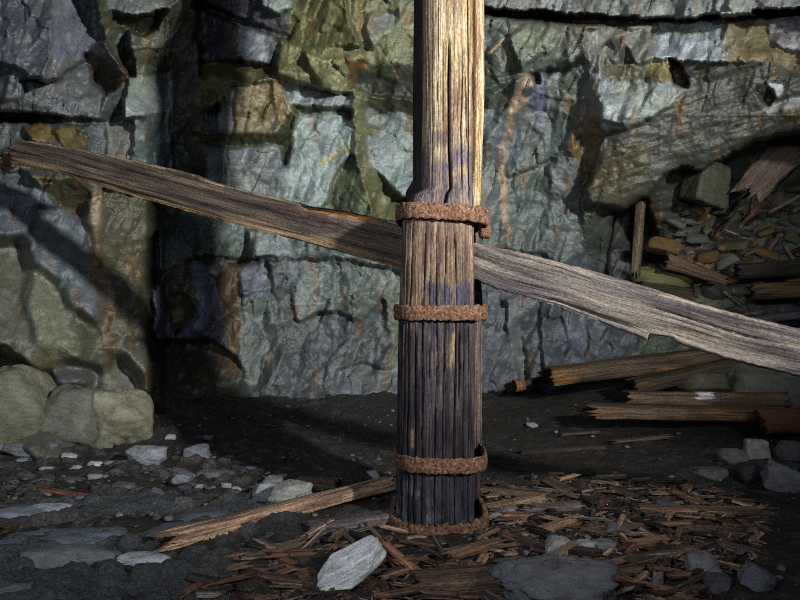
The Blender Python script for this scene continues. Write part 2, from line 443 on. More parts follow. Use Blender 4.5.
    ([(508, 178), (552, 160), (584, 200), (586, 250), (540, 252), (509, 250)], -.02, .12, -.02, (98, 112, 110)),
    ([(545, 165), (576, 160), (582, 252), (558, 240)], -.07, .15, 0, (112, 124, 124)),
    ([(484, 215), (500, 200), (505, 250), (500, 300), (482, 300)], -.03, .2, 0, (104, 116, 112)),
    ([(582, 200), (606, 180), (618, 235), (612, 280), (584, 262)], .0, .3, .2, (84, 92, 82)),
    ([(482, 290), (505, 250), (540, 252), (552, 300), (540, 390), (482, 395)], -.05, .15, -.05, (92, 102, 118)),
    ([(504, 300), (516, 296), (530, 380), (524, 392), (512, 350)], -.12, .5, 0, (128, 134, 140)),
    ([(540, 290), (586, 262), (612, 290), (618, 345), (606, 380), (545, 388)], -.08, .2, -.05, (88, 98, 112)),
    ([(560, 300), (576, 296), (590, 340), (584, 362), (568, 340)], -.14, .4, 0, (110, 116, 138)),
    # right shoulder, layered slate overhang
    ([(600, 26), (662, 21), (656, 50), (640, 64), (616, 63), (600, 50)], -.18, .1, -.1, (112, 118, 108)),
    ([(612, 40), (624, 36), (636, 64), (622, 66)], -.1, .6, .1, DARK),
    ([(662, 21), (722, 18), (723, 56), (682, 61), (655, 52)], -.24, .12, -.14, (148, 160, 168)),
    ([(723, 20), (768, 16), (762, 46), (772, 62), (724, 57)], -.16, .2, -.08, (132, 124, 92)),
    ([(742, 38), (766, 44), (774, 62), (738, 58)], -.2, .2, -.1, (124, 110, 66)),
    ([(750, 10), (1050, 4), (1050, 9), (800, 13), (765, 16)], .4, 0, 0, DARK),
    ([(767, 15), (800, 12), (1050, 12), (1050, 60), (800, 52), (776, 44)], -.22, .1, -.1, (124, 126, 136)),
    ([(770, 46), (800, 52), (1050, 60), (1050, 84), (800, 74), (774, 62)], -.1, .1, .0, (122, 112, 82)),
    ([(600, 52), (616, 63), (655, 66), (654, 80), (600, 82)], -.1, .1, .1, (96, 96, 72)),
    ([(645, 66), (672, 62), (674, 82), (648, 82)], -.13, .1, .0, (128, 116, 56)),
    ([(672, 60), (678, 60), (688, 88), (676, 82)], .3, 0, 0, DARK),
    ([(600, 83), (660, 84), (688, 92), (650, 118), (612, 134), (600, 130)], -.22, .12, -.12, (134, 146, 146)),
    ([(600, 96), (640, 96), (622, 124), (600, 122)], -.27, .15, -.2, (150, 162, 164)),
    # the layered shelf that hangs over the rubble: one leaning sheet, given by its own plane a + b x + c y
    ([(604, 134), (650, 120), (690, 92), (684, 64), (762, 64), (800, 74), (1050, 84), (1050, 112), (800, 112), (760, 118), (722, 136), (692, 160), (652, 188), (622, 208), (592, 206), (584, 190), (600, 150)], (6.06, -.00204, .0026), 0, 0, (74, 77, 68)),
    ([(606, 150), (640, 140), (650, 160), (622, 206), (592, 205), (588, 190)], (6.03, -.00204, .0026), 0, 0, (84, 82, 56)),
    ([(762, 84), (786, 84), (778, 99), (768, 94)], -.2, .2, -.3, (190, 204, 206)),
    ([(752, 84), (764, 84), (776, 100), (770, 104), (755, 92)], .05, .2, .3, DARK),
    ([(764, 108), (800, 96), (1050, 90), (1050, 112), (800, 110), (770, 113)], -.2, .05, -.3, (160, 164, 164)),
    ([(660, 180), (684, 166), (690, 198), (720, 204), (716, 260), (660, 250), (648, 210)], -.2, .1, -.1, (78, 80, 72)),
    ([(612, 214), (630, 206), (634, 290), (616, 300), (610, 270)], .5, 0, 0, DARK),
    ([(634, 205), (646, 200), (662, 240), (656, 300), (636, 300)], .6, 0, 0, DARK),
]


def inside(poly, x, y):
    r = np.zeros(x.shape, bool)
    n = len(poly)
    for i in range(n):
        (x1, y1), (x2, y2) = poly[i], poly[(i + 1) % n]
        if y1 == y2:
            continue
        r ^= ((y1 > y) != (y2 > y)) & (x < (x2 - x1) * (y - y1) / (y2 - y1) + x1)
    return r


def blur(a, k):
    for ax in (0, 1):
        p = np.pad(a, [(k, k) if i == ax else (0, 0) for i in range(a.ndim)], 'edge')
        c = np.cumsum(np.insert(p, 0, 0, axis=ax), axis=ax)
        n = a.shape[ax]
        hi = np.take(c, np.arange(2 * k + 1, 2 * k + 1 + n), axis=ax); lo = np.take(c, np.arange(0, n), axis=ax)
        a = (hi - lo) / (2 * k + 1)
    return a


def build_wall_field():
    # the broken edges step and jag: shifts made of flat facets, with a little fine crumble
    wx = GX + 3.0 * crag(GX / 30, GY / 30, 201) + 1.0 * crag(GX / 8, GY / 8, 203) + .9 * pnoise(GX / 3, GY / 3, 4)
    wy = GY + 2.5 * crag(GX / 30, GY / 30, 207) + 1.0 * crag(GX / 8, GY / 8, 209) + .9 * pnoise(GX / 3, GY / 3, 5)
    d0 = table(BASE, GX, GY)
    fid = np.full(GX.shape, -1)
    for k, (poly, o, gx, gy, c) in enumerate(FACES):
        fid[inside(poly, wx, wy)] = k
    # the joints between faces close up: each gap belongs to the face next to it
    for it in range(16):
        e = fid < 0
        if not e.any():
            break
        p = np.pad(fid, 1, constant_values=-1)
        order = [(0, 1), (2, 1), (1, 0), (1, 2)]
        for q in range(4):
            a_, b_ = order[(q + it) % 4]
            nb = p[a_:a_ + fid.shape[0], b_:b_ + fid.shape[1]]
            fid = np.where((fid < 0) & (nb >= 0), nb, fid)
    off = np.zeros(GX.shape); shelf = np.zeros(GX.shape)
    tint = np.zeros(GX.shape + (3,)); tint[:] = lin(SLATE)
    _, cid, _ = cells(wx / 46, wy / 46, 71)
    for k, c in enumerate((BLUE, GREEN, SLATE, SAGE, GREY)):
        tint[(cid * 5).astype(int) == k] = lin(c)
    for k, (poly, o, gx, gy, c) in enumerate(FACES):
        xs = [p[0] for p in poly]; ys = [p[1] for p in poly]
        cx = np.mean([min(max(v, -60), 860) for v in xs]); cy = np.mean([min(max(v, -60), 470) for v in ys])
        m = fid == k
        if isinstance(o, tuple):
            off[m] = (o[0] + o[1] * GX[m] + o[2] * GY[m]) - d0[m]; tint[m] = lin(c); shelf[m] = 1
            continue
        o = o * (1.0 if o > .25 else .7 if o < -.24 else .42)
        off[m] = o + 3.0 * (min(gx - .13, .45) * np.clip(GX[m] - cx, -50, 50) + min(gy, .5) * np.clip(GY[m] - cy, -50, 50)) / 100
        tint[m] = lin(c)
    off = .8 * blur(off, 1) + .2 * blur(blur(off, 7), 4)
    fl0 = smooth(165, 125, GX) * smooth(190, 240, GY)
    off = off * (1 - fl0) + fl0 * 1.3 * blur(blur(off, 3), 2)
    grey = tint.mean(-1, keepdims=True)
    tint = tint * .74 + .26 * grey * np.array([.95, 1.0, 1.06])
    tint = tint * (1 - fl0[..., None]) + fl0[..., None] * blur(blur(tint, 4), 3)
    # how rough each place is: the lower left flank is worn smooth, the rest is broken slate
    flank = smooth(165, 130, GX) * smooth(190, 235, GY)
    rgh = 1 - .62 * flank
    right = smooth(600, 660, GX) * smooth(100, 130, GY)
    # broken facets at three sizes, stretched along the slate's cleavage
    a = math.radians(-68)
    rx = GX * math.cos(a) + GY * math.sin(a); ry = -GX * math.sin(a) + GY * math.cos(a)
    h1, c1, e1 = cells(wx / 44, wy / 50, 21, 2.4)
    h2, c2, e2 = cells(rx / 30 + .4 * fbm(GX / 40, GY / 40, 8, 2), ry / 11, 33, 2.6)
    h3, c3, e3 = cells((wx) / 10, (wy) / 8, 47, 2.6)
    lay = fbm(GX / 60 + .2 * GY / 60, (GY + .22 * GX) / 5, 61, 3)      # flat-lying beds of the overhang
    qx = GX + 6 * crag(GX / 30, GY / 30, 221); qy = GY + 6 * crag(GX / 30, GY / 30, 225)
    rel = .050 * crag(qx / 62, qy / 52, 231) + .055 * crag(rx / 44, ry / 20, 235) * (1 - right) + .026 * crag(qx / 24, qy / 18, 239) + .014 * crag(rx / 15, ry / 8, 241) + .005 * crag(rx / 7, ry / 4, 243)
    rel = rel + .022 * h1 + .026 * h2 * (1 - right) + .008 * h3
    rel = rel + right * (.010 * lay + .016 * crag(GX / 30, (GY + .22 * GX) / 7, 247))
    fine = .005 * fbm(rx / 22, ry / 6, 77, 3) + .0025 * fbm(GX / 4, GY / 4, 78, 2)
    crack = .02 * smooth(.05, .0, e1) * (_hash((c1 * 999).astype(int), (c1 * 77).astype(int), 5) > .75)
    rgh = rgh * (1 - .55 * blur(shelf, 2))
    sl = .028 * crag((GX - GY * .5) / 46, (GY + .35 * GX) / 6, 251) + .014 * crag((GX - GY * .5) / 20, (GY + .3 * GX) / 3, 253)
    rel = rel + sl * shelf
    d = d0 + off + rel * rgh + fine * (1 - .5 * flank) + crack * rgh + flank * .03 * fbm(GX / 30, GY / 30, 91, 3)
    # beyond the frame the wall simply goes on, rougher
    outm = np.clip((np.abs(GX - 400) - 400) / 100, 0, 1) + np.clip(-GY / 100, 0, 1)
    d = d + .12 * outm * fbm(GX / 90, GY / 90, 14, 3)
    # minerals: per-facet shifts, iron and algae seeping in patches
    sh = .8 + .4 * c2
    tint = tint * (sh * (1 - flank) + flank)[..., None]
    tint = tint * (1 + .30 * (c3 - .5) * rgh)[..., None]
    alg = smooth(.1, .6, fbm(GX / 55, GY / 40, 101, 4))[..., None] * .3
    tint = tint * (1 - alg) + alg * tint * np.array([.95, 1.0, .6])
    irn = smooth(.45, .8, fbm(GX / 14, GY / 48, 111, 4))[..., None] * .5
    tint = tint * (1 - irn) + irn * np.array(lin((132, 96, 44)))
    vio = smooth(.25, .7, fbm(GX / 50, GY / 60, 121, 3))[..., None] * .4
    tint = tint * (1 - vio) + vio * tint * np.array([.95, .95, 1.35])
    # pale calcite threads
    th = smooth(.03, .0, np.abs(fbm(rx / 70, ry / 25, 131, 3)))[..., None] * smooth(.1, .4, fbm(GX / 80, GY / 80, 132, 2))[..., None]
    tint = tint * (1 - .4 * th) + .4 * th * np.array(lin((176, 178, 160)))
    tint = blur(tint, 1)
    return d, tint


WD, WT = build_wall_field()


def wall_d(px, py):
    fx = min(max((px - PX[0]) / STEP, 0), len(PX) - 2); fy = min(max((py - PY[0]) / STEP, 0), len(PY) - 2)
    return float(WD[int(fy), int(fx)])


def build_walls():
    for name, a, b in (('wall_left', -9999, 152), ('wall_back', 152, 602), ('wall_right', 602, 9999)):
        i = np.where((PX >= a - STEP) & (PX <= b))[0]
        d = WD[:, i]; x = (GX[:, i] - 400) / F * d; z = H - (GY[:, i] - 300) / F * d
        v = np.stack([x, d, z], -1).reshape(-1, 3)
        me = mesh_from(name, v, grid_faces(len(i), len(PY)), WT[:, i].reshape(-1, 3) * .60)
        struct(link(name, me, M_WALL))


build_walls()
# ------------------------------------------------------------------ the floor
def ground_z(x, y):
    x = np.asarray(x, float); y = np.asarray(y, float)
    z = .165 * smooth(4.0, 5.7, y) + .10 * smooth(.6, 2.2, x) * smooth(3.6, 5.4, y)
    z = z + .05 * np.exp(-(((x - 1.05) / .6) ** 2 + ((y - 2.8) / .4) ** 2))          # litter heaped by the post
    z = z + .02 * np.exp(-(((x + .35) / .5) ** 2 + ((y - 2.75) / .35) ** 2))
    z = z + .05 * np.exp(-(((x - 2.2) / .9) ** 2 + ((y - 3.9) / .4) ** 2))
    z = z + .035 * fbm(x / .9, y / .6, 301, 3) + .014 * fbm(x / .22, y / .16, 302, 3)
    return z


def ground_at(px, py):
    """Where the sight line through a photo pixel meets the floor."""
    d = np.linspace(1.4, 7.0, 1200)
    p = np.stack([(px - 400) / F * d, d, H - (py - 300) / F * d], 1)
    m = np.where(p[:, 2] <= ground_z(p[:, 0], p[:, 1]))[0]
    i = m[0] if len(m) else len(d) - 1
    return Vector((p[i, 0], p[i, 1], float(ground_z(p[i, 0], p[i, 1]))))


def build_ground():
    xs = np.arange(-4.6, 4.61, .0165); ys = np.concatenate([np.arange(.9, 4.2, .0125), np.arange(4.2, 6.6, .025)])
    X, Y = np.meshgrid(xs, ys)
    Z = ground_z(X, Y)
    # stones bedded in the mud, left; slate shelves lying in it
    h, c, e = cells(X / .085 + .4 * fbm(X / .2, Y / .2, 311, 2), Y / .06, 312, 1.2)
    bed = (c > .5) * smooth(.0, .35, e)
    left = smooth(-.15, -.9, X)
    Z = Z + (.006 + .012 * left) * bed + .004 * fbm(X / .05, Y / .04, 313, 3)
    h2, c2, e2 = cells((X + .6 * Y) / .55, (Y - .25 * X) / .2, 320, 1.5)
    shelf = left * smooth(3.6, 3.0, Y) * (c2 > .4) * smooth(.0, .15, e2)
    Z = Z + shelf * (.012 + .02 * c2 + .015 * h2) + .008 * crag(X / .06, Y / .045, 331) + .022 * left * crag((X * .94 + Y * .34) / .34, (Y * .94 - X * .34) / .075, 333) + .008 * left * crag((X * .94 + Y * .34) / .12, (Y * .94 - X * .34) / .03, 337)
    t = np.zeros(X.shape + (3,)); t[:] = lin((64, 62, 60))
    br = np.array(lin((62, 49, 40)))
    litter = (smooth(-.95, -.35, X + .25 * fbm(X / .2, Y / .15, 341, 3)) * smooth(3.5, 3.1, Y))[..., None]
    t = t * (1 - litter * .8) + litter * .8 * br
    st = (bed * (.3 + .5 * left))[..., None]
    t = t * (1 - st) + st * np.array(lin((104, 108, 116))) * (.5 + c)[..., None]
    s2 = shelf[..., None]
    t = t * (1 - s2 * .8) + s2 * .8 * np.array(lin((104, 112, 118))) * (.6 + .6 * c2)[..., None]
    far = smooth(3.5, 4.6, Y)[..., None] * .6
    t = t * (1 - far) + far * np.array(lin((54, 53, 52)))
    v = np.stack([X, Y, Z], -1).reshape(-1, 3)
    f = grid_faces(len(xs), len(ys))[:, ::-1]
    struct(link('floor', mesh_from('floor', v, f, t.reshape(-1, 3) * .6), M_GROUND))


build_ground()


# ------------------------------------------------------------------ loose stone and split timber
def sphere_dirs(nu, nv):
    th = np.linspace(0, np.pi, nv)[1:-1]; ph = np.arange(nu) * 2 * np.pi / nu
    T, Pn = np.meshgrid(th, ph, indexing='ij')
    v = np.stack([np.sin(T) * np.cos(Pn), np.sin(T) * np.sin(Pn), np.cos(T)], -1).reshape(-1, 3)
    v = np.vstack([v, [0, 0, 1], [0, 0, -1]])
    n = len(v) - 2; f = []
    for i in range(nv - 3):
        for j in range(nu):
            a = i * nu + j; b = i * nu + (j + 1) % nu
            f.append((a, a + nu, b + nu, b))
    for j in range(nu):
        f.append((n, j, (j + 1) % nu)); k = (nv - 3) * nu
        f.append((n + 1, k + (j + 1) % nu, k + j))
    return v, f


def rock_mesh(name, size, seed, tint, res=56, planes=11, rough=.045, sharp=14.0):
    """A faceted lump: the body left between random cutting planes, softened and roughened. Rests on z = 0."""
    rs = np.random.RandomState(seed)
    v, f = sphere_dirs(res, res // 2 + 2)
    nrm = rs.normal(size=(planes, 3)); nrm /= np.linalg.norm(nrm, axis=1)[:, None]
    nrm = np.vstack([nrm, [[1, 0, .1], [-1, .1, 0], [0, 1, .1], [0, -1, .15], [.1, .1, 1], [0, .1, -1]]])
    nrm /= np.linalg.norm(nrm, axis=1)[:, None]
    dist = np.r_[rs.uniform(.72, 1.0, planes), rs.uniform(.78, .95, 6)]
    q = np.maximum(v @ nrm.T, 1e-3) / dist
    r = 1 / (np.sum(q ** sharp, 1) ** (1 / sharp))
    a = np.arctan2(v[:, 1], v[:, 0])
    r = r * (1 + rough * fbm(a * 2.2 + seed, v[:, 2] * 4, seed, 3) + rough * .6 * fbm(v[:, 0] * 6 + seed, v[:, 1] * 6 + v[:, 2] * 3, seed + 1, 3))
    r = r * (1 + rough * 1.2 * crag(a * 1.6 + seed, v[:, 2] * 2.6, seed + 5) + rough * .5 * crag(a * 4.5 + seed, v[:, 2] * 7, seed + 6))
    p = v * r[:, None]
    p = p / (p.max(0) - p.min(0)) * np.array(size)
    p[:, 2] -= p[:, 2].min(); p[:, :2] -= (p[:, :2].max(0) + p[:, :2].min(0)) / 2
    t = np.array(lin(tint)) * (1 + .25 * fbm(p[:, 0] / size[0] * 4, p[:, 2] / size[2] * 3 + p[:, 1] / size[1] * 3, seed + 2, 3))[:, None]
    return mesh_from(name, p, f, np.clip(t, 0, 1))


def board_mesh(name, L, W, T, seed, tint, jag=.06, fib=.06, nx=60, npr=28, square=5.0, bow=0.0, taper=0.0, edge_tint=None):
    """A split board along x, resting on z = 0: fibrous faces, ragged broken ends."""
    s = np.linspace(-1, 1, nx); a = np.arange(npr) * 2 * np.pi / npr + .05
    ca, sa = np.cos(a), np.sin(a)
    rr = (np.abs(ca) ** square + np.abs(sa) ** square) ** (-1 / square)
    S, A = np.meshgrid(s, a, indexing='ij')
    CA, SA = np.cos(A) * rr, np.sin(A) * rr
    k = 1 + fib * fbm(S * L * 1.5 + seed, A * 3.5, seed, 2) + fib * .8 * pnoise(S * L * .8 + seed, A * 7, seed + 3)
    wid = (1 - taper * (S + 1) / 2) * (1 + .10 * fbm(S * L * 2.5, S * 0 + seed, seed + 4, 3))
    jl = 1 + jag / L * 2 * fbm(A * 2.6, A * 0 + seed, seed + 5, 3)
    X = S * L / 2 * jl
    Y = CA * k * W / 2 * wid
    Z = SA * k * T / 2 * (1 - .5 * taper * (S + 1) / 2) + bow * (1 - S ** 2)
    v = np.stack([X, Y, Z], -1).reshape(-1, 3)
    gr = np.stack([X, np.cos(A) * W / 2, np.sin(A) * T / 2], -1).reshape(-1, 3)
    f = []
    for i in range(nx - 1):
        for j in range(npr):
            j2 = (j + 1) % npr
            f.append((i * npr + j, i * npr + j2, (i + 1) * npr + j2, (i + 1) * npr + j))
    n = len(v)
    cap = np.array([[-L / 2 * .96, 0, 0], [L / 2 * .96, 0, 0]]); cap[:, 0] += np.array([1, -1]) * jag * .3
    v = np.vstack([v, cap]); gr = np.vstack([gr, cap])
    for j in range(npr):
        j2 = (j + 1) % npr
        f.append((n, j2, j)); k0 = (nx - 1) * npr
        f.append((n + 1, k0 + j, k0 + j2))
    v[:, 2] -= v[:, 2].min()
    base = np.array(lin(tint)); base = .95 * (.62 * base + .38 * base.mean())
    t = base * (1 + .3 * fbm(v[:, 0] * 3 + seed, v[:, 1] / max(W, .01) * 3, seed + 8, 3))[:, None]
    if edge_tint is not None:
        e = smooth(.1, .5, fbm(v[:, 0] * 2.2 + seed * 3, v[:, 1] / W * 2.5 + v[:, 2] / T, seed + 9, 3))[:, None]
        t = t * (1 - e) + .95 * e * np.array(lin(edge_tint))
    return mesh_from(name, v, f, np.clip(t, 0, 1), gr + np.array([seed * .37, seed * .11, 0]))


def lie(o, A, B, sink=0.0, roll=0.0):
    """Lay a board along the line A-B (world points of its underside)."""
    d = (B - A); x = d.normalized()
    z = Vector((0, 0, 1)); y = z.cross(x).normalized(); z = x.cross(y)
    R = Matrix((x, y, z)).transposed()
    o.rotation_euler = (R @ Matrix.Rotation(roll, 3, 'X')).to_euler()
    o.location = (A + B) / 2 - z * sink
    return o


def stone(px, py, w, h, dep, seed, tint, label, cat='rock', name='rock', yaw=0.0, tilt=(0, 0), sink=.15, group=None, res=56, **kw):
    """A stone whose foot stands at photo pixel (px, py) on the floor, w x h pixels large, dep metres deep."""
    g = ground_at(px, py)
    s = g.y / F
    size = (w * s, dep, h * s)
    o = link(name, rock_mesh(name, size, seed, tint, res=res, **kw), M_ROCK)
    o.location = g + Vector((0, dep * .3, -sink * size[2]))
    o.rotation_euler = (tilt[0], tilt[1], yaw)
    return tag(o, label, cat, group)


def board(p1, p2, W, T, seed, tint, label, name='plank', cat='plank', lift=(0, 0), sink=.01, roll=0.0, group=None, mat=None, **kw):
    """A board lying between two photo pixels of the floor, its ends lifted as given (metres)."""
    A = ground_at(*p1) + Vector((0, 0, lift[0])); B = ground_at(*p2) + Vector((0, 0, lift[1]))
    if A.x > B.x:
        A, B = B, A
    up = max(0.0, max(float(ground_z(A.x + (B.x - A.x) * k, A.y + (B.y - A.y) * k)) + .012 - (A.z + (B.z - A.z) * k) - .35 * T for k in (.15, .3, .45, .6, .75, .9)))
    A.z += up; B.z += up
    o = link(name, board_mesh(name, (B - A).length, W, T, seed, tint, **kw), mat or M_CHIP)
    lie(o, A, B, sink, roll)
    return tag(o, label, cat, group)
# ------------------------------------------------------------------ the post
def pz(py, d):
    return H - (py - 300) / F * d


def interp(x, xs, ys):
    return np.interp(x, xs, ys)


POST_Y = 2.84
GB = float(ground_z(.2, 2.8))


def pole_mesh(name, left, right, yc, ry_front, ry_back, ztop, zbot, cracks, seed, tintfn, na=260, nz=420, sq=2.6, flute=.004):
    """A split timber, upright: left/right are its edges in photo pixels, listed by height in photo pixels."""
    z = np.linspace(zbot, ztop, nz); py = 300 - (z - H) * F / yc
    xl = (interp(py, *zip(*left)) - 400) / F * yc; xr = (interp(py, *zip(*right)) - 400) / F * yc
    a = np.arange(na) * 2 * np.pi / na
    ca, sa = np.cos(a), np.sin(a)
    rr = (np.abs(ca) ** sq + np.abs(sa) ** sq) ** (-1 / sq)
    Z, A = np.meshgrid(z, a, indexing='ij')
    CX = ((xl + xr) / 2)[:, None]; HW = ((xr - xl) / 2)[:, None]
    k = np.ones(Z.shape)
    k += flute * 4 * pnoise(A * 7, Z * .35 + seed, seed) + flute * 3.5 * pnoise(A * 24, Z * .9 + seed, seed + 1) + flute * 2.5 * pnoise(A * 60, Z * 2.0, seed + 2)
    k += flute * 3 * fbm(A * 3, Z * 2.2, seed + 6, 3)
    gv = np.ones(Z.shape)
    for (ax, wdt, dep, z0, z1) in cracks:        # ax = where across the face, -1 left edge .. +1 right edge
        u = np.cos(A) * rr[None, :] + .05 * fbm(Z * 1.7, Z * 0 + ax * 9, seed + 3, 3) + .012 * pnoise(Z * 14, Z * 0 + ax * 5, seed + 4)
        live = smooth(z0 - .04, z0 + .06, Z) * (1 - smooth(z1 - .08, z1 + .03, Z))
        gv *= 1 - .55 * dep * np.exp(-((u - ax) / (.6 * wdt)) ** 2) * live * (np.sin(A) < 0)
    RY = np.where(np.sin(A) < 0, ry_front, ry_back)
    X = CX + CA_(A, rr) * HW * k
    Y = yc + np.sin(A) * rr[None, :] * RY * k * gv
    ragged = .05 * fbm(A * 5, A * 0 + seed, seed + 7, 3)
    Z = Z + ragged * smooth(ztop - .05, ztop, Z)
    v = np.stack([X, Y, Z], -1).reshape(-1, 3)
    i = np.arange(na * nz).reshape(nz, na); r = np.roll(i, -1, 1)
    f = np.stack([i[:-1], r[:-1], r[1:], i[1:]], -1).reshape(-1, 4)
    n = len(v)
    v = np.vstack([v, [[float(CX[-1, 0]), yc, ztop], [float(CX[0, 0]), yc, zbot]]])
    fl = [tuple(q) for q in f.tolist()]
    top, bot = i[-1], i[0]
    for j in range(na):
        j2 = (j + 1) % na
        fl.append((int(top[j]), int(top[j2]), n)); fl.append((int(bot[j2]), int(bot[j]), n + 1))
    pyv = 300 - (v[:, 2] - H) * F / 2.75
    pxv = v[:, 0] / 2.75 * F + 400
    t = tintfn(pxv, pyv, v)
    gr = np.stack([v[:, 2], v[:, 0], v[:, 1]], -1)
    return mesh_from(name, v, fl, t, gr)


def CA_(A, rr):
    return np.cos(A) * rr[None, :]


def L3(c):
    return np.array(lin(c))


def blend(t, c, m):
    m = np.clip(m, 0, 1)[:, None]
    return t * (1 - m) + m * L3(c)


def post_tint(px, py, v):
    """Bleached tan above, grey-brown at the clasp, tarry violet-black below; paint and raw splits."""
    n1 = fbm(px / 9, py / 60, 401, 4); n2 = fbm(px / 3.5, py / 45, 402, 3); n3 = fbm(px / 20, py / 18, 403, 3)
    t = np.tile(L3((206, 184, 142)), (len(px), 1))
    t = blend(t, (176, 146, 102), smooth(-.1, .5, n1))
    t = blend(t, (222, 206, 168), smooth(.15, .6, n2) * .7)
    t = blend(t, (122, 104, 104), smooth(110, 185, py + 30 * n3) * .75)
    t = blend(t, (94, 92, 118), smooth(-.2, .5, .5 * n3 + 1.0 * n2) * smooth(110, 165, py) * smooth(215, 195, py) * .75)
    t = blend(t, (150, 128, 104), smooth(205, 222, py) * .9)
    t = blend(t, (186, 160, 128), smooth(.1, .5, n2) * smooth(205, 225, py) * .6)
    t = blend(t, (96, 76, 66), smooth(.1, .5, n1) * smooth(205, 225, py) * .6)
    # band of violet-blue paint or stain above the middle hoop
    t = blend(t, (68, 68, 104), smooth(282, 289, py + 5 * n3 + 6 * n2) * smooth(312, 304, py + 5 * n2) * smooth(422, 432, px + 6 * n3) * smooth(-.7, -.1, n2 + .5 * n1) * .85)
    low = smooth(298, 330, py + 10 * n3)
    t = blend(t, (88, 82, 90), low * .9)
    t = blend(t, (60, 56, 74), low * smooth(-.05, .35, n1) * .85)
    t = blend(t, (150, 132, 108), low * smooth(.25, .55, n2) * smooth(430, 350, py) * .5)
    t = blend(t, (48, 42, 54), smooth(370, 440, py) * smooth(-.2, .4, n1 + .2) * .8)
    t = blend(t, (76, 75, 92), smooth(470, 485, py) * .7)
    t = blend(t, (150, 152, 164), smooth(.0, .5, n3 + .5 * n2) * smooth(474, 500, py) * smooth(440, 410, px) * .8)
    t = blend(t, (150, 150, 160), smooth(.1, .5, n3) * smooth(508, 524, py) * .6)
    stv = _hash(np.floor((px + 2.5 * fbm(py / 90, py * 0, 405, 2)) / 8.5), np.zeros(len(px)), 406)
    t = t * (1 - low * .5 + low * .9 * stv)[:, None]
    # fresh splits
    t = blend(t, (176, 152, 120), smooth(329, 334, py) * smooth(372, 364, py) * np.exp(-((px - 452 + (py - 350) * .05 - 2 * n2) / 4.0) ** 2) * smooth(-.5, .2, n2))
    t = blend(t, (170, 142, 108), np.exp(-((px - 412.5) / 2.0) ** 2) * smooth(428, 433, py) * smooth(450, 446, py))
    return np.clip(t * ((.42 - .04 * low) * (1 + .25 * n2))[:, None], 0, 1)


def rear_tint(px, py, v):
    n1 = fbm(px / 6, py / 60, 411, 4); n2 = fbm(px / 3, py / 40, 412, 3)
    t = np.tile(L3((206, 176, 130)), (len(px), 1))
    t = blend(t, (226, 204, 160), smooth(.0, .5, n2))
    t = blend(t, (58, 50, 52), smooth(440, 425, px))  # left side painted dark as the shade side of the timber
    t = blend(t, (112, 96, 92), smooth(190, 225, py))
    t = blend(t, (150, 128, 104), smooth(.1, .5, n2) * smooth(230, 260, py) * .6)
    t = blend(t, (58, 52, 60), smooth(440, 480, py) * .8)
    return np.clip(t * .55 * (1 + .25 * n1)[:, None], 0, 1)


def hoop_mesh(name, cx, cy, rx, ry, z, hgt, thk, seed, tilt=0.0, na=260, ragged=.004, sq=3.0):
    """A flat rusted iron strap bent round the post: an oval ring with a swollen, flaking surface."""
    a = np.arange(na) * 2 * np.pi / na
    rr = (np.abs(np.cos(a)) ** sq + np.abs(np.sin(a)) ** sq) ** (-1 / sq)
    prof = [(0, -.5), (0, 0), (0, .5), (.55, .5), (.9, .38), (1, .15), (1.05, 0), (1, -.18), (.9, -.4), (.5, -.5)]
    V = []
    for j, (u, w) in enumerate(prof):
        rad = thk * u * (1 + .22 * fbm(a * 30, a * 0 + j * .9, seed, 3))
        zz = w * hgt + (ragged * (1.6 if abs(w) > .3 else .5)) * fbm(a * 8, a * 0 + (1 if w > 0 else 4), seed + 1, 4)
        X = np.cos(a) * rr * (rx + rad); Y = np.sin(a) * rr * (ry + rad)
        V.append(np.stack([cx + X, cy + Y, z + zz + tilt * X], -1))
    v = np.stack(V, 0); n = len(prof)
    i = np.arange(n * na).reshape(n, na)
    f = np.stack([i, np.roll(i, -1, 0), np.roll(np.roll(i, -1, 0), -1, 1), np.roll(i, -1, 1)], -1).reshape(-1, 4)
    return mesh_from(name, v.reshape(-1, 3), f)


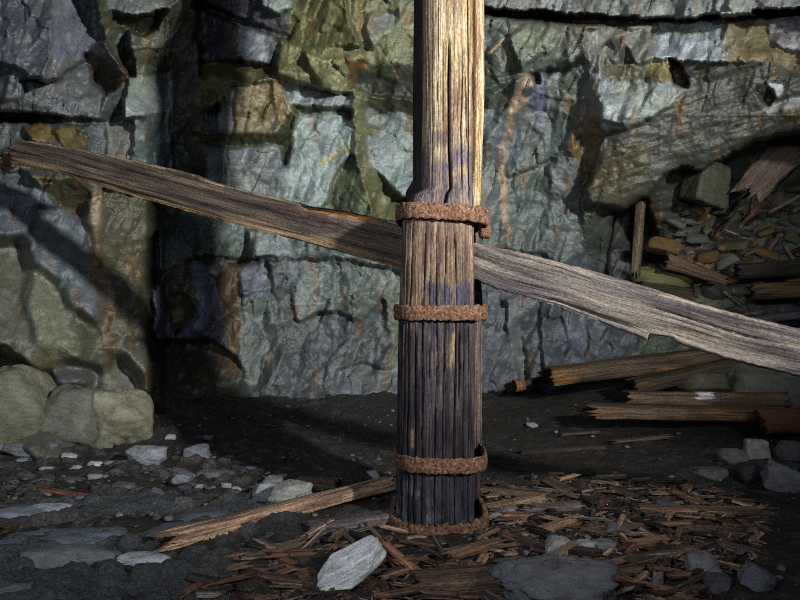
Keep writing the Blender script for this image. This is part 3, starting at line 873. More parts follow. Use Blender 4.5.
def build_post():
    root = bpy.data.objects.new('timber_post', None); COL.objects.link(root)
    root.location = (.2, POST_Y + .1, GB)
    tag(root, 'weathered upright timber post of split halves clasped by rusty iron hoops', 'post')
    parts = []
    # front half: wide below the clasp, narrower above it
    left = [(-300, 423), (0, 423), (110, 423), (192, 421), (196, 413), (206, 408), (216, 403), (250, 402), (320, 399), (460, 397), (540, 396)]
    right = [(-300, 470), (0, 471), (110, 471), (186, 472), (200, 473), (250, 473), (320, 474), (460, 474), (540, 474)]
    T0 = pz(200, 2.74)
    cr = [(.05, .06, 1.5, T0 - .03, pz(40, 2.74)), (.56, .03, .6, T0 + .05, pz(36, 2.74)), (.80, .035, .7, T0, 3.4), (.70, .022, .6, pz(140, 2.74), pz(70, 2.74)),
          (-.2, .014, .4, pz(190, 2.74), pz(20, 2.74)), (.22, .014, .4, pz(120, 2.74), 3.2), (-.62, .016, .4, T0, 3.4), (-.42, .012, .35, pz(120, 2.74), 3.2), (.34, .014, .4, pz(170, 2.74), pz(90, 2.74)), (-.05, .01, .3, pz(100, 2.74), 3.4),
          (-.72, .022, .6, 0, pz(218, 2.74)), (-.38, .018, .55, -.1, pz(225, 2.74)), (-.20, .012, .4, .2, pz(222, 2.74)), (-.03, .02, .5, -.1, pz(222, 2.74)), (.2, .014, .45, .3, pz(228, 2.74)),
          (.45, .022, .65, -.1, pz(222, 2.74)), (.68, .018, .5, -.1, pz(300, 2.74)), (.15, .018, .55, -.1, pz(330, 2.74)), (-.55, .028, .65, .02, pz(330, 2.74)),
          (.56, .03, .6, pz(400, 2.74), pz(328, 2.74)), (-.12, .014, .5, -.1, pz(430, 2.74)), (.84, .02, .5, -.1, pz(300, 2.74)), (-.86, .02, .5, -.1, pz(260, 2.74))]
    parts.append(('front_timber', pole_mesh('front_timber', left, right, POST_Y, .09, .06, 3.3, GB - .12, cr, 5, post_tint), M_POST))
    left = [(-300, 414), (0, 414), (180, 413), (192, 406), (210, 406), (300, 404), (540, 402)]
    right = [(-300, 483), (0, 483.5), (100, 483.5), (200, 480), (215, 478), (250, 478), (300, 482), (400, 481), (540, 480)]
    cr = [(.66, .15, 1.5, .95, 3.4), (.88, .02, .4, 1.3, 2.2), (-.3, .05, .5, -.1, 3.4), (.86, .03, .5, -.1, .9)]
    parts.append(('rear_timber', pole_mesh('rear_timber', left, right, 3.045, .04, .07, 3.35, GB - .12, cr, 15, rear_tint, na=200, nz=320), M_POST))
    hcx = .173; hcy = (2.737 + 3.125) / 2; hry = (3.125 - 2.737) / 2
    zt, zm, zl = pz(211, 2.72), pz(313, 2.72), pz(467, 2.72)
    parts.append(('iron_hoop', hoop_mesh('iron_hoop', hcx, hcy, .180, hry + .004, zt, .064, .011, 51, -.06), M_RUST))
    parts.append(('iron_hoop', hoop_mesh('iron_hoop', hcx - .006, hcy, .183, hry + .004, zm, .060, .010, 52, 0), M_RUST))
    parts.append(('iron_hoop', hoop_mesh('iron_hoop', hcx - .006, hcy, .182, hry + .004, zl, .062, .010, 53, -.015), M_RUST))
    parts.append(('iron_shoe', hoop_mesh('iron_shoe', hcx - .014, hcy, .182, hry + .03, GB + .016, .06, .022, 54, .03, ragged=.008), M_RUST))
    # broken end of the hoop's bolt under the top clasp
    b = hoop_mesh('hoop_bolt', .355, 2.93, .012, .02, pz(232, 2.93), .05, .012, 61, 0, na=40)
    parts.append(('hoop_bolt', b, M_RUST))
    hoops = []
    for name, me, mat in parts:
        # keep the part where it stands: move its vertices into the post's own frame
        me.transform(Matrix.Translation(-root.location))
        hoops.append(link(name, me, mat, root))
    hoops[-1].parent = hoops[2]                       # the bolt belongs to the top hoop
    return root


build_post()


# ------------------------------------------------------------------ the slanting beam
B0 = (12.0, 4.0)             # photo column and distance of its left end
def beam_d(px):
    """Distance of the beam's face at a photo column: a straight line in plan from (left end) through the clasp."""
    xa, ya = (B0[0] - 400) / F * B0[1], B0[1]
    xb, yb = .25, 2.908
    t = (px - 400) / F
    s = (yb - ya) / (xb - xa)
    return (ya - s * xa) / (1 - s * t)


def build_beam():
    top = [(10, 138), (60, 146), (130, 159), (190, 173), (200, 178), (230, 187), (300, 203), (302, 205), (345, 211), (400, 222), (475, 243), (520, 252), (600, 273), (650, 288), (700, 304), (750, 317), (800, 329), (860, 344), (1950, 615)]
    bot = [(10, 163), (60, 174), (130, 195), (200, 215), (300, 241), (400, 269), (440, 276), (475, 280), (500, 291), (530, 299), (560, 307), (600, 322), (640, 338), (647, 341), (649, 334), (673, 338), (677, 343), (725, 359), (760, 368), (800, 377), (860, 393), (1950, 693)]
    nx = 660
    px = np.concatenate([np.linspace(10, 840, 560), np.linspace(840, 1950, 101)[1:]])
    d = np.array([beam_d(p) for p in px])
    x = (px - 400) / F * d
    rag = .003 * fbm(px / 14, px * 0, 501, 3)
    zt = H - (np.interp(px, *zip(*top)) - 300) / F * d + rag
    zb_real = H - (np.interp(px, *zip(*bot)) - 300) / F * d + .003 * fbm(px / 10, px * 0 + 9, 502, 3)
    whole = [q for q in bot if not 601 < q[0] < 676]
    zb = H - (np.interp(px, *zip(*whole)) - 300) / F * d
    chip = zb_real - zb                     # splinters torn from the lower edge
    ux = np.array([-(d[-1] - d[0]), x[-1] - x[0]]); ux /= np.linalg.norm(ux)       # plan normal, away from the camera
    T = .08
    # cross-section, clockwise from the top front edge: (depth share, height share)
    prof = [(0, 1 - k / 26) for k in range(27)] + [(k / 8, 0) for k in range(1, 9)] + [(1, k / 8) for k in range(1, 9)] + [(1 - k / 6, 1) for k in range(1, 6)]
    npr = len(prof)
    V = np.zeros((nx, npr, 3)); G = np.zeros((nx, npr, 3)); C = np.zeros((nx, npr, 3))
    xa = np.r_[0, np.cumsum(np.hypot(np.hypot(np.diff(x), np.diff(d)), np.diff((zt + zb) / 2)))]
    for j, (u, w) in enumerate(prof):
        hgt = zt - zb
        face = np.zeros(nx)
        v = w * hgt
        if u == 0:
            edge = min(w, 1 - w)
            face = .003 * pnoise(xa * .8, v / .03, 511) + .001 * pnoise(xa * 1.6, v / .009, 512) + .007 * fbm(xa * 1.5, v / .06, 513, 3)
            face += .010 * smooth(.05, 0, edge)
            # a long split along the right half, a torn-off slab on the left half's top edge
            sp = .62 + .03 * fbm(xa * 2, xa * 0, 514, 2) - .02 * (px - 640) / 100
            face += .035 * np.exp(-((w - sp) / .018) ** 2) * smooth(630, 690, px) * smooth(790, 750, px)
            sp2 = .12 + .03 * fbm(xa * 2, xa * 0, 516, 2)
            face += .03 * np.exp(-((w - sp2) / .02) ** 2) * smooth(520, 560, px) * smooth(650, 620, px)
            face += .030 * smooth(.80, .9, w + .05 * pnoise(px / 20, px * 0, 515)) * smooth(292, 306, px) * smooth(378, 352, px)
            face += .012 * smooth(.16, .10, w + .05 * pnoise(px / 30, px * 0, 517)) * smooth(300, 200, px)
        back = T * u * (1 + .1 * fbm(xa * 2, xa * 0 + j, 518, 2))
        drop = (.03 * u * (w < .02))                       # worn lower arris, so the underside shows
        V[:, j, 0] = x + ux[0] * (face + back); V[:, j, 1] = d + ux[1] * (face + back); V[:, j, 2] = zb + v + chip * max(0, 1 - w / .2)
        G[:, j] = np.stack([xa, v, back], -1)
        n = fbm(xa * 1.2, v / .03, 521, 4); n2 = fbm(xa * 2, v / .008, 522, 3)
        leftm = smooth(520, 380, px)
        a = np.tile(L3((150, 141, 132)), (nx, 1))
        a = blend(a, (176, 164, 144), smooth(.0, .5, n2) * .4)
        a = blend(a, (112, 104, 108), smooth(.0, .45, n) * .8)
        a = blend(a, (206, 188, 160), smooth(.2, .6, n2) * smooth(620, 700, px) * .6)
        b = np.tile(L3((96, 84, 74)), (nx, 1))
        b = blend(b, (66, 58, 56), smooth(-.1, .4, n))
        b = blend(b, (128, 112, 92), smooth(.15, .6, n2) * .6)
        lo = smooth(.22, .08, w + .10 * n + .06 * n2) if u == 0 else (w < .02) * 1.0 * np.ones(nx)
        b = blend(b, (158, 134, 98), lo * .85)
        if u == 0:
            b = blend(b, (150, 112, 66), smooth(.8, .9, w) * smooth(292, 306, px) * smooth(390, 352, px))
            b = blend(b, (170, 150, 120), smooth(.93, .97, w) * smooth(-.2, .3, n2) * .8)
        C[:, j] = .47 * a * (1 - leftm[:, None]) + .70 * b * leftm[:, None]
    # ragged broken left end
    V[:6, :, 0] += (.03 * pnoise(np.arange(npr) / 3, np.zeros(npr), 531))[None, :] * np.linspace(1, 0, 6)[:, None]
    v = V.reshape(-1, 3)
    i = np.arange(nx * npr).reshape(nx, npr); r = np.roll(i, -1, 1)
    f = np.stack([i[:-1], r[:-1], r[1:], i[1:]], -1).reshape(-1, 4).tolist()
    n = len(v)
    v = np.vstack([v, V[0].mean(0)[None], V[-1].mean(0)[None]])
    for j in range(npr):
        j2 = (j + 1) % npr
        f.append((int(i[0, j2]), int(i[0, j]), n)); f.append((int(i[-1, j]), int(i[-1, j2]), n + 1))
    g = np.vstack([G.reshape(-1, 3), [[0, 0, 0], [0, 0, 0]]]); c = np.vstack([C.reshape(-1, 3), C[0, :1], C[-1, :1]])
    me = mesh_from('slanting_beam', v, f, np.clip(c, 0, 1), g)
    org = Vector((.25, 3.0, 1.1)); me.transform(Matrix.Translation(-org))
    o = link('slanting_beam', me, M_BEAM); o.location = org
    tag(o, 'long rough timber beam slanting down to the right, wedged through the clasped post', 'beam')


build_beam()
# ------------------------------------------------------------------ stones on the left
def stone_at(px, py, d, w, h, dep, seed, tint, label, cat='rock', name='rock', group=None, rot=(0, 0, 0), res=34, **kw):
    s = d / F
    o = link(name, rock_mesh(name, (w * s, dep, h * s), seed, tint, res=res, **kw), M_ROCK)
    o.location = P(px, py, d); o.rotation_euler = rot
    return tag(o, label, cat, group)


def board_at(p1, d1, p2, d2, W, T, seed, tint, label, name='plank', cat='plank', roll=0.0, group=None, mat=None, **kw):
    A, B = P(*p1, d1), P(*p2, d2)
    if A.x > B.x:
        A, B = B, A
    o = link(name, board_mesh(name, (B - A).length, W, T, seed, tint, **kw), mat or M_CHIP)
    lie(o, A, B, 0, roll)
    return tag(o, label, cat, group)


rs = np.random.RandomState(31)
got = []
while len(got) < 70:
    x, y = rs.uniform(0, 300), rs.uniform(455, 602)
    w_ = rs.choice([7, 10, 15, 22], p=[.4, .3, .2, .1])
    if (y > 540 and x > 170) or (x > 230 and y > 520) or any(math.hypot(x - a, (y - b) * 1.5) < .6 * (w_ + c) for a, b, c in got):
        continue
    got.append((x, y, w_))
    g = 76 + rs.randint(0, 64)
    stone(x, y, w_, w_ * rs.uniform(.3, .5), w_ * .0034, 1200 + len(got), (g, g + 3, g + 9), 'small grey stone bedded in the muddy floor on the left', 'stone', 'stone',
          yaw=rs.uniform(-.4, .4), sink=.3, group='small stones bedded in the left floor', res=22)


stone_at(10, 452, 4.3, 92, 88, .55, 730, (112, 114, 100), 'big worn boulder bulging from the foot of the left wall at the left edge', name='boulder', cat='boulder', res=72, sharp=11, rough=.035, planes=13)
stone_at(74, 450, 4.42, 72, 66, .5, 731, (104, 108, 100), 'worn grey boulder in the middle of the three at the left wall foot', name='boulder', cat='boulder', res=72, sharp=11, rough=.035, planes=13)
stone_at(124, 445, 4.5, 58, 58, .5, 733, (122, 122, 106), 'pale worn boulder at the right end of the left wall foot', name='boulder', cat='boulder', res=72, sharp=11, rough=.035, planes=13)


stone(144, 467, 40, 23, .16, 601, (136, 140, 150), 'pale faceted rock lying on the mud, largest one out in front of the left wall', sharp=22)
stone(196, 458, 27, 15, .12, 602, (98, 102, 112), 'dull grey rock just right of the pale faceted rock')
stone(170, 440, 11, 6, .05, 603, (150, 152, 156), 'small light stone behind the two rocks at left', sink=.1)
stone(27, 457, 50, 16, .2, 604, (102, 108, 120), 'flat bluish slab at the foot of the left wall', name='rock_slab')
stone(58, 450, 26, 12, .12, 605, (92, 98, 104), 'small dark slab wedged beside the bluish slab at the left wall', name='rock_slab')
stone(106, 446, 22, 6, .1, 627, (88, 86, 80), 'thin dull stone at the wall foot behind the pale faceted rock')
for px, py, w, h, sd, c, lb in (
        (68, 460, 16, 7, 606, (176, 180, 184), 'whitish flake of stone, upper one of the scatter left of the pale faceted rock'),
        (94, 467, 16, 5, 607, (178, 182, 184), 'whitish flat flake lying nearest left of the pale faceted rock'),
        (75, 470, 13, 5, 608, (150, 154, 160), 'small grey-white flake below the whitish scatter at left'),
        (110, 466, 12, 5, 609, (120, 122, 128), 'small grey stone touching the left side of the pale faceted rock'),
        (41, 486, 18, 7, 610, (118, 122, 128), 'small grey stone above the orange rotten wood'),
        (20, 463, 12, 5, 611, (128, 130, 134), 'little stone in front of the bluish slab at far left'),
        (208, 440, 10, 5, 612, (96, 98, 104), 'little dark stone at the edge of the shade, left of middle'),
        (236, 494, 12, 7, 613, (150, 152, 158), 'light pebble right of the stony ridge, left of middle'),
        (226, 488, 11, 5, 614, (128, 130, 138), 'pebble among the grit left of the broken pale rocks'),
        (198, 490, 9, 6, 615, (130, 132, 138), 'pebble on the right end of the stony ridge'),
        (532, 428, 12, 6, 616, (126, 130, 142), 'lone bluish stone on the bare floor right of the post')):
    stone(px, py, w, h, w * .004, sd, c, lb, name='stone', cat='stone', sink=.1, res=26)
stone(180, 486, 22, 14, .14, 617, (112, 116, 128), 'rounded grey rock crowning the stony ridge left of middle')
stone(208, 480, 28, 10, .14, 628, (88, 92, 100), 'low dark rock behind the rounded rock of the stony ridge')
stone(152, 500, 17, 11, .10, 618, (118, 122, 134), 'small grey rock at the left foot of the stony ridge')
stone(120, 492, 26, 9, .14, 619, (92, 96, 104), 'low half-buried rock between the orange wood and the stony ridge')
stone(18, 524, 56, 17, .16, 620, (126, 134, 146), 'blue-grey slab at the left edge, in front of the orange wood', name='rock_slab', sink=.25)
stone(46, 517, 44, 13, .10, 621, (150, 156, 166), 'white-veined rock behind the brown rotten plank at far left', sink=.2)
stone(58, 550, 128, 20, .16, 622, (98, 106, 118), 'long low ridge of slate crossing the lower left floor', name='rock_slab', yaw=.12, sink=.35, planes=7)
stone(68, 572, 96, 30, .2, 623, (106, 112, 112), 'broad flat slate slab at lower left, below the long ridge', name='rock_slab', yaw=.1, sink=.3, planes=7)
stone(140, 568, 54, 14, .12, 624, (176, 182, 190), 'bright whitish slab lying at lower left', name='rock_slab', yaw=.16, sink=.25)
stone(22, 588, 30, 17, .08, 625, (136, 142, 146), 'pale stone in the bottom left corner')
stone(6, 602, 40, 14, .1, 626, (118, 122, 128), 'grey stone cut by the bottom left edge of the picture')
stone(168, 536, 60, 12, .14, 629, (88, 92, 102), 'low dark slab left of the long tan plank', name='rock_slab', sink=.4)
stone(205, 520, 66, 14, .16, 630, (84, 88, 98), 'low dark ridge behind the long tan plank', name='rock_slab', sink=.45)

# broken pale rocks left of the post
stone(262, 502, 26, 22, .12, 640, (134, 136, 140), 'leftmost block of the broken pale rocks behind the long plank', yaw=.4)
stone(290, 508, 42, 28, .14, 641, (138, 140, 136), 'biggest block of the broken pale rocks behind the long plank', yaw=-.3, sharp=24)
stone(304, 512, 22, 22, .08, 642, (150, 152, 150), 'wedge at the right end of the broken pale rocks', yaw=.5)
stone(272, 488, 22, 12, .1, 643, (120, 122, 126), 'small block on the back of the broken pale rocks')
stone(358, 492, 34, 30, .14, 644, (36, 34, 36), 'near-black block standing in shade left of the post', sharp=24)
stone(377, 493, 20, 28, .05, 645, (150, 152, 162), 'upright pale triangular shard leaning beside the post foot', name='rock_shard', sharp=26, planes=6, tilt=(0, -.35))
o = stone(354, 594, 78, 27, .13, 646, (226, 230, 234), 'bright white angular rock standing out at the bottom in front of the post', sharp=26, rough=.03, planes=6, sink=-.5, tilt=(.3, -.42), res=72)
o.rotation_euler[2] = .2

# stones at lower right
stone(562, 616, 134, 60, .26, 650, (96, 97, 100), 'large half-buried blue-grey rock at the bottom right of the post', name='boulder', res=80, sink=.2, planes=12, rough=.09, sharp=9)
stone(561, 563, 32, 27, .1, 651, (138, 140, 142), 'pale block behind the half-buried blue-grey rock', sharp=22)
stone(585, 560, 24, 22, .08, 652, (150, 152, 160), 'whitish block just right of the pale block at lower right', sharp=22)
stone(604, 556, 26, 17, .1, 653, (112, 114, 122), 'grey stone right of the whitish block in the wood litter')
stone(706, 576, 34, 25, .12, 654, (118, 120, 122), 'grey pointed rock in the litter at lower right', sharp=22)
stone(757, 590, 36, 25, .08, 655, (92, 94, 100), 'dark tilted slab at lower right, right of the grey pointed rock', name='rock_slab', tilt=(0, .45), sharp=24)
stone(722, 592, 26, 16, .1, 656, (70, 72, 78), 'dark low rock between the grey pointed rock and the tilted slab')
stone(618, 535, 26, 14, .1, 657, (92, 94, 100), 'half-buried grey stone amid the litter, right of middle', sink=.3)
stone(668, 508, 22, 10, .1, 658, (76, 78, 82), 'dark stone behind the long tan board in the litter', sink=.3)
stone(758, 458, 26, 22, .12, 660, (126, 122, 122), 'pale square block standing on the right floor near the edge', sharp=26, planes=5)
stone(782, 492, 46, 30, .14, 661, (98, 100, 110), 'grey split slab at the right edge, below the square block', name='rock_slab', tilt=(0, .4), sharp=22)
stone(735, 466, 28, 20, .12, 662, (92, 94, 92), 'rough grey rock just left of the square block')
stone(752, 484, 28, 24, .1, 663, (42, 40, 42), 'black stone standing in for the dark hollow under the square block')  # black colour stands in for the shade of a hole
stone(792, 462, 26, 24, .12, 664, (78, 80, 84), 'dark rock at the right edge beside the square block')
stone(715, 478, 34, 12, .14, 665, (78, 80, 80), 'low rock on the mud bank left of the dark rocks at right', sink=.3)




# ------------------------------------------------------------------ fallen timber and rock at the right
TANW = (176, 134, 84); BRW = (112, 80, 52); DBR = (78, 60, 46)
board_at((548, 386), 5.1, (724, 364), 5.25, .26, .13, 701, (83, 64, 41), 'thick dark brown timber lying under the slanting beam, rear right', name='timber', cat='timber', edge_tint=(112, 83, 44), nx=90)
board_at((632, 394), 4.95, (728, 374), 5.05, .18, .10, 702, (67, 54, 40), 'shorter dark plank in front of the thick brown timber', edge_tint=(83, 67, 44))
p = board_at((519, 388), 5.25, (594, 370), 5.45, .06, .045, 703, (70, 56, 43), 'thin dark pole with a rusted iron tip behind the thick brown timber', name='pole', cat='pole')
c = link('iron_tip', board_mesh('iron_tip', .07, .09, .08, 704, (150, 70, 44), nx=16, npr=14, jag=.02), M_RUST, p)
c.location = (-.5 * (P(519, 388, 5.25) - P(594, 370, 5.45)).length, 0, -.02); c['label'] = 'rusted orange iron tip'
board_at((588, 418), 4.45, (784, 421), 4.5, .20, .085, 705, (97, 75, 56), 'long split plank lying across the right floor', edge_tint=(121, 94, 65), nx=110, jag=.16, fib=.09)
sc = board_at((626, 405), 4.62, (785, 407), 4.65, .10, .09, 706, (107, 83, 60), 'narrow plank lying behind the long split plank, with a white scuff on it', edge_tint=(80, 62, 48))
me = sc.data
for v, t in zip(me.vertices, me.attributes['tint'].data):           # the scuff
    if abs(v.co.x + .016 * 1.05 + .03 * pnoise(v.co.y * 60, v.co.z * 60, 5)) < .055 and v.co.z > .05:
        t.color = (*lin((215, 210, 215)), 1)
board_at((760, 424), 4.28, (830, 422), 4.3, .17, .05, 707, (120, 56, 36), 'red rusted iron plate at the right edge on the long split plank', name='iron_plate', cat='metal plate', mat=M_PLATE, nx=40, jag=.03, roll=.7)
board_at((752, 300), 5.55, (850, 296), 5.4, .12, .13, 708, (59, 52, 32), 'lower dark log on the rubble slope at the right edge', name='log', cat='log', square=2.4, edge_tint=(96, 76, 48))
board_at((738, 280), 5.7, (850, 272), 5.5, .12, .13, 709, (51, 46, 30), 'upper dark log on the rubble slope at the right edge', name='log', cat='log', square=2.4)
board_at((744, 326), 5.25, (850, 312), 5.1, .14, .06, 710, (78, 72, 80), 'grey plank just behind the slanting beam at the right edge')
board_at((745, 196), 5.55, (806, 128), 5.75, .22, .06, 711, (120, 97, 78), 'broken plank with splintered foot hanging in the dark hollow at upper right', roll=1.25, jag=.22, fib=.1, nx=80, npr=48, taper=-.35)
board_at((637, 275), 5.75, (643, 196), 5.85, .075, .07, 712, (102, 84, 52), 'slim upright prop standing in the dark gap right of the back wall', name='prop', cat='prop', square=3)
board_at((666, 262), 5.68, (726, 282), 5.62, .15, .03, 713, (113, 81, 49), 'reddish brown board lying slanted on the rubble slope', roll=1.0, taper=.4)
board_at((640, 292), 5.75, (690, 300), 5.7, .2, .05, 714, (76, 73, 44), 'short olive board low on the rubble slope behind the beam', roll=.8)
board_at((770, 214), 5.75, (800, 198), 5.7, .05, .03, 715, (120, 89, 48), 'short tan stick in the rubble under the broken plank', name='stick', cat='stick')
stone_at(776, 416, 4.95, 100, 62, .5, 721, (96, 98, 90), 'big dark boulder at the right edge under the slanting beam', name='boulder', cat='boulder', res=60, planes=9)
stone_at(700, 396, 5.0, 60, 26, .3, 722, (78, 76, 64), 'low dark rock in the shade between the timbers and the boulder', res=40)
stone_at(727, 366, 5.5, 60, 30, .3, 723, (70, 70, 62), 'dark rock behind the thick brown timber', res=40)
stone_at(660, 300, 5.9, 60, 34, .3, 724, (96, 96, 60), 'olive rock just above the slanting beam in the rear gap', res=40)
stone_at(701, 206, 5.6, 44, 46, .25, 725, (66, 68, 54), 'squarish olive block jutting out beside the dark hollow', res=60, sharp=60, planes=0, rough=.03, rot=(.1, .2, .4))
stone_at(724, 168, 6.0, 26, 18, .15, 726, (120, 126, 130), 'light stone deep inside the dark hollow', res=36)
stone_at(745, 150, 6.1, 22, 16, .15, 727, (70, 74, 76), 'dark stone at the top of the dark hollow', res=36)

# ------------------------------------------------------------------ rubble slope
rs = np.random.RandomState(77)
RCOL = [(112, 112, 84), (128, 128, 122), (84, 86, 72), (122, 96, 56), (96, 100, 96), (150, 122, 78)]
ROCKT = []
for k, c in enumerate(RCOL):
    for q in range(3):
        ROCKT.append(rock_mesh('rubble_stone', (1, .75, .34 + .16 * q), 820 + k * 3 + q, [v * .85 for v in c], res=26, sharp=34, planes=6, rough=.03))
zone = [(652, 240), (690, 208), (724, 200), (764, 190), (806, 180), (812, 330), (770, 332), (700, 308), (645, 296)]
spots = []
tries = 0
while len(spots) < 120 and tries < 9000:
    tries += 1
    x, y = rs.uniform(640, 812), rs.uniform(180, 332)
    s = rs.choice([9, 13, 18, 26], p=[.35, .35, .2, .1])
    if inside(zone, np.array([x]), np.array([y]))[0] and all(math.hypot(x - a, y - b) > .55 * (s + t) for a, b, t in spots):
        spots.append((x, y, s))
spots.sort(key=lambda q: q[1])
for x, y, s in spots:
    d = wall_d(x, y) - .03 - .004 * s * .5
    o = link('rubble_stone', ROCKT[rs.randint(len(ROCKT))], M_ROCK)
    k = s * d / F * 1.25
    o.scale = (k * rs.uniform(.8, 1.5), k, k * rs.uniform(.6, 1.1)); o.location = P(x, y + s * .4, d)
    o.rotation_euler = (rs.uniform(-.6, .6), rs.uniform(-.6, .6), rs.uniform(0, 6.28))
    tag(o, 'broken stone tumbled in the rubble slope at the far right', 'stone', 'stones of the rubble slope')
SPL = []
for k in range(14):
    c = [(156, 112, 68), (112, 80, 54), (80, 62, 50), (150, 98, 56), (128, 112, 98), (170, 134, 92), (64, 52, 46)][k % 7]
    SPL.append(board_mesh('wood_chip', .1, [.022, .03, .016, .038, .012][k % 5], [.010, .014, .008][k % 3], 900 + k, c, jag=.03, fib=.15, nx=18, npr=12, edge_tint=(c[0] * .6, c[1] * .6, c[2] * .62)))
for k in range(26):
    while True:
        x, y = rs.uniform(700, 806), rs.uniform(200, 300)
        if inside(zone, np.array([x]), np.array([y]))[0]:
            break
    o = link('wood_splinter', SPL[rs.randint(len(SPL))], M_CHIP)
    o.location = P(x, y, wall_d(x, y) - .10); q = rs.uniform(1.2, 2.4); o.scale = (q, q * 1.2, q * 1.2)
    o.rotation_euler = (rs.uniform(-.5, .5), rs.uniform(-1.2, 1.2), rs.uniform(-.6, .6))
    tag(o, 'wood splinter caught in the rubble slope at the far right', 'wood splinter', 'splinters in the rubble slope')

# ------------------------------------------------------------------ wood on the floor
board((166, 551), (390, 497), .085, .062, 731, (196, 150, 96), 'long tan split plank on the ground running to the post foot from the left', edge_tint=(124, 96, 74), nx=110, jag=.12, fib=.1, npr=40, lift=(.0, .03), taper=.15)
board((306, 534), (396, 520), .09, .05, 732, (98, 86, 88), 'greyish plank lying in front of the long tan plank near the post', jag=.05)
board((306, 542), (332, 532), .025, .02, 733, (206, 164, 104), 'short bright tan stick in front of the long plank', name='stick', cat='stick', lift=(.02, .04))
board((384, 556), (420, 580), .03, .022, 734, (168, 98, 50), 'orange-brown stick between the white rock and the brown log', name='stick', cat='stick', lift=(.04, .01))
board((416, 594), (512, 588), .10, .075, 735, (120, 88, 56), 'stubby brown log in the litter right in front of the post', name='log', cat='log', square=3, edge_tint=(84, 66, 50), jag=.05)
board((298, 486), (338, 488), .07, .05, 736, (120, 92, 66), 'brown wood block lying behind the broken pale rocks', name='wood_block', cat='wood block', jag=.03)
board((28, 492), (95, 503), .05, .028, 737, (172, 90, 52), 'orange rotten wood lying on the mud at left', name='rotten_wood', cat='wood', jag=.06, fib=.2, edge_tint=(120, 62, 40))
board((0, 534), (68, 511), .05, .03, 738, (104, 76, 46), 'brown rotten plank running off the left edge', jag=.05)
board((64, 586), (104, 582), .05, .02, 739, (140, 96, 60), 'brown splintered piece at the bottom left among the slabs', name='wood_piece', cat='wood', jag=.05)
board((638, 514), (756, 516), .05, .03, 740, (170, 126, 80), 'long tan board lying across the litter at right', jag=.08, nx=80, edge_tint=(112, 84, 60))
board((482, 494), (548, 499), .07, .03, 741, (142, 112, 78), 'tan board right of the post foot, rear one of two', jag=.06)
board((484, 512), (546, 500), .06, .035, 742, (180, 136, 84), 'tan board right of the post foot, front one of two', jag=.06)
board((478, 524), (516, 512), .05, .03, 743, (126, 122, 122), 'grey weathered board touching the right of the post foot', jag=.04)
board((524, 513), (580, 510), .07, .035, 744, (124, 104, 96), 'grey-brown chunk of board in the litter behind the pale block', name='wood_chunk', cat='wood', jag=.05)
board((543, 532), (580, 520), .05, .03, 745, (170, 124, 78), 'tan wood piece just behind the pale block at lower right', name='wood_piece', cat='wood', jag=.04)
board((586, 531), (690, 527), .03, .02, 746, (140, 104, 64), 'thin long lath across the litter right of the pale block', name='lath', cat='lath', jag=.05)
board((518, 548), (600, 570), .035, .025, 747, (92, 72, 52), 'dark stick slanting over the half-buried blue-grey rock', name='stick', cat='stick', lift=(.02, .05))
board((446, 560), (500, 548), .04, .025, 748, (112, 86, 62), 'brown lath right in front of the post base', name='lath', cat='lath', lift=(.02, .02))
board((626, 568), (690, 552), .06, .03, 749, (118, 90, 62), 'brown board left of the grey pointed rock', jag=.06)
board((640, 590), (692, 600), .06, .03, 750, (150, 110, 70), 'tan board at the bottom edge, lower right', jag=.05)
board((540, 578), (572, 562), .02, .018, 751, (156, 116, 72), 'small tan stick before the pale block at lower right', name='stick', cat='stick', lift=(.05, .06))
board((678, 530), (740, 536), .06, .025, 752, (128, 94, 72), 'brown board in front of the long tan board at right', jag=.05)
board((240, 566), (300, 548), .06, .03, 753, (110, 82, 56), 'brown board lying under the middle of the long tan plank', jag=.06, lift=(0, .01))
board((255, 580), (330, 590), .05, .03, 754, (122, 84, 56), 'brown plank piece left of the bright white rock', jag=.06)
board((390, 540), (440, 546), .03, .02, 755, (100, 78, 60), 'dark lath at the left front of the post base', name='lath', cat='lath')
board((170, 580), (232, 572), .035, .02, 756, (124, 88, 58), 'brown lath at the bottom, below the left end of the long plank', name='lath', cat='lath')
board((575, 594), (640, 572), .03, .02, 757, (122, 92, 66), 'thin lath right of the half-buried blue-grey rock', name='lath', cat='lath', lift=(.03, .01))

board((520, 455), (604, 449), .07, .025, 758, (74, 60, 50), 'dark sodden board lying on the bare floor right of the post, behind the litter', jag=.08)
board((612, 446), (668, 440), .06, .02, 759, (82, 64, 48), 'dark brown slat on the mud bank below the long split plank', name='slat', cat='slat', jag=.06)
board((560, 436), (600, 433), .04, .02, 760, (70, 60, 54), 'short dark stick on the floor left of the long split plank', name='stick', cat='stick')

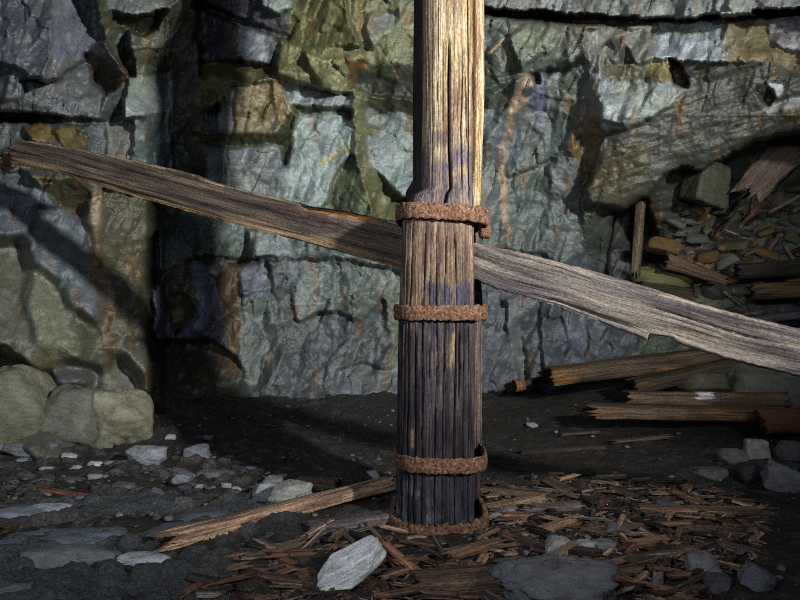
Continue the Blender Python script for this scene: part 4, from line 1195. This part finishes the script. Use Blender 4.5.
# ------------------------------------------------------------------ litter of wood chips: one by one
heap = [(482, 486), (560, 476), (690, 482), (772, 508), (760, 540), (700, 600), (480, 604), (392, 600), (250, 604), (170, 600), (215, 560), (330, 535), (390, 530), (440, 552), (482, 540)]
chips = []
tries = 0
while len(chips) < 290 and tries < 20000:
    tries += 1
    x, y = rs.uniform(165, 775), rs.uniform(474, 604)
    if x < 210 and rs.rand() < .5:
        continue
    s = rs.uniform(7, 13)
    if inside(heap, np.array([x]), np.array([y]))[0] and all(math.hypot((x - a), (y - b) * 2.0) > .6 * (s + t) for a, b, t in chips):
        chips.append((x, y, s))
for x, y, s in chips:
    g = ground_at(x, y)
    o = link('wood_chip', SPL[rs.randint(len(SPL))], M_CHIP)
    q = rs.uniform(.55, 1.7); o.scale = (q, q ** .5 * rs.uniform(.8, 1.6), rs.uniform(.8, 1.5))
    o.location = g + Vector((0, 0, .004 + rs.uniform(0, .012)))
    o.rotation_euler = (rs.uniform(-.25, .25), rs.uniform(-.22, .22), rs.normal(0, .8))
    tag(o, 'splintered brown wood chip lying in the litter in front of and beside the post', 'wood chip', 'wood chips of the litter')


def scatter_mesh(name, pts, protos, smin, smax, tiltmax, lift):
    V, Fc, T_, Gr = [], [], [], []
    n = 0
    for (x, y) in pts:
        pv, pf, pt, pg = protos[rs.randint(len(protos))]
        q = rs.uniform(smin, smax)
        R = np.array((Matrix.Rotation(rs.uniform(0, 6.28), 3, 'Z') @ Matrix.Rotation(rs.uniform(-tiltmax, tiltmax), 3, 'Y')))
        v = (pv * q) @ R.T + np.array([x, y, float(ground_z(x, y)) + lift])
        V.append(v); Fc += [tuple(i + n for i in f) for f in pf]; T_.append(pt * rs.uniform(.6, 1.2)); Gr.append(pg + rs.uniform(0, 9))
        n += len(pv)
    me = mesh_from(name, np.vstack(V), Fc, np.vstack(T_), np.vstack(Gr))
    return me


def proto(me):
    v = np.zeros(len(me.vertices) * 3, np.float32); me.vertices.foreach_get('co', v)
    t = np.zeros(len(me.vertices) * 4, np.float32); me.attributes['tint'].data.foreach_get('color', t)
    g = np.zeros((len(me.vertices), 3), np.float32)
    if 'grain' in me.attributes:
        gg = g.ravel().copy(); me.attributes['grain'].data.foreach_get('vector', gg); g = gg.reshape(-1, 3)
    return v.reshape(-1, 3), [tuple(p.vertices) for p in me.polygons], t.reshape(-1, 4)[:, :3], g


tiny = [board_mesh('x', .05, [.009, .005, .014][k % 3], .005, 950 + k, [(150, 108, 68), (100, 74, 54), (70, 56, 48), (136, 118, 100)][k % 4], jag=.015, fib=.12, nx=5, npr=6) for k in range(8)]
tp = [proto(m) for m in tiny]
pts = []
while len(pts) < 2600:
    x, y = rs.uniform(-1.2, 2.0), rs.uniform(1.95, 3.6)
    px, py = 400 + x / y * F, 300 + (H - .05) / y * F
    if inside(heap, np.array([px]), np.array([py]))[0]:
        pts.append((x, y))
o = link('wood_litter', scatter_mesh('wood_litter', pts, tp, .4, 1.5, .3, .004), M_CHIP)
o['kind'] = 'stuff'; tag(o, 'fine splintered wood litter spread over the ground round the post', 'wood litter')
gp = [proto(rock_mesh('x', (.03, .024, .014), 970 + k, [(92, 94, 100), (72, 74, 78), (60, 60, 62), (116, 118, 122)][k % 4], res=8, planes=5)) for k in range(8)]
pts = []
while len(pts) < 1500:
    x, y = rs.uniform(-3, 2.6), rs.uniform(1.9, 5.2)
    w = (1.0 if x < .1 else .35) * (1.0 if y < 3.6 else .25)
    if rs.rand() < w and abs(x / y) < .7:
        pts.append((x, y))
o = link('gravel', scatter_mesh('gravel', pts, gp, .25, 1.3, .3, -.003), M_ROCK)
o['kind'] = 'stuff'; tag(o, 'fine gravel strewn over the dark muddy floor', 'gravel')
for m in tiny:
    bpy.data.meshes.remove(m)
# ------------------------------------------------------------------ camera and light
cam = bpy.data.cameras.new('camera'); cam.sensor_width = 36; cam.lens = F / 800 * 36; cam.clip_end = 60
co = bpy.data.objects.new('camera', cam); COL.objects.link(co)
co.location = (0, 0, H); co.rotation_euler = (math.pi / 2, 0, 0)
SC.camera = co


def spot(name, loc, target, power, angle, blend_, size, col):
    l = bpy.data.lights.new(name, 'SPOT'); l.energy = power; l.spot_size = math.radians(angle); l.spot_blend = blend_
    l.shadow_soft_size = size; l.color = col
    o = bpy.data.objects.new(name, l); COL.objects.link(o); o.location = loc
    o.rotation_euler = (Vector(target) - Vector(loc)).to_track_quat('-Z', 'Y').to_euler()
    return o


spot('mine_lamp', (3.0, -.8, 2.4), (-.7, 5.0, 3.1), 3250, 80, 1.0, .14, (1, .97, .90))
spot('right_fill', (.5, -.4, 1.7), (2.2, 5.0, 2.5), 230, 62, 1.0, .1, (.95, .97, 1))  # unseen fill, added to lift the upper right wall and the rubble
a = bpy.data.lights.new('front_fill', 'AREA'); a.energy = 48; a.size = .8; a.color = (.85, .9, 1)  # unseen soft fill, added to open the shadows and brighten the floor
ao = bpy.data.objects.new('front_fill', a); COL.objects.link(ao); ao.location = (-.9, -.5, 1.9)
ao.rotation_euler = (Vector((-.4, 4, .9)) - ao.location).to_track_quat('-Z', 'Y').to_euler()

w = bpy.data.worlds.new('gloom'); SC.world = w; w.use_nodes = True
w.node_tree.nodes['Background'].inputs['Color'].default_value = (.6, .72, 1.0, 1)
w.node_tree.nodes['Background'].inputs['Strength'].default_value = .05

vs = SC.view_settings
SC.display_settings.display_device = 'sRGB'
vs.view_transform = 'Standard'; vs.look = 'None'; vs.exposure = 0.0; vs.gamma = 1.0; vs.use_curve_mapping = False

SC.cycles.use_denoising = False
SC.cycles.filter_width = .9
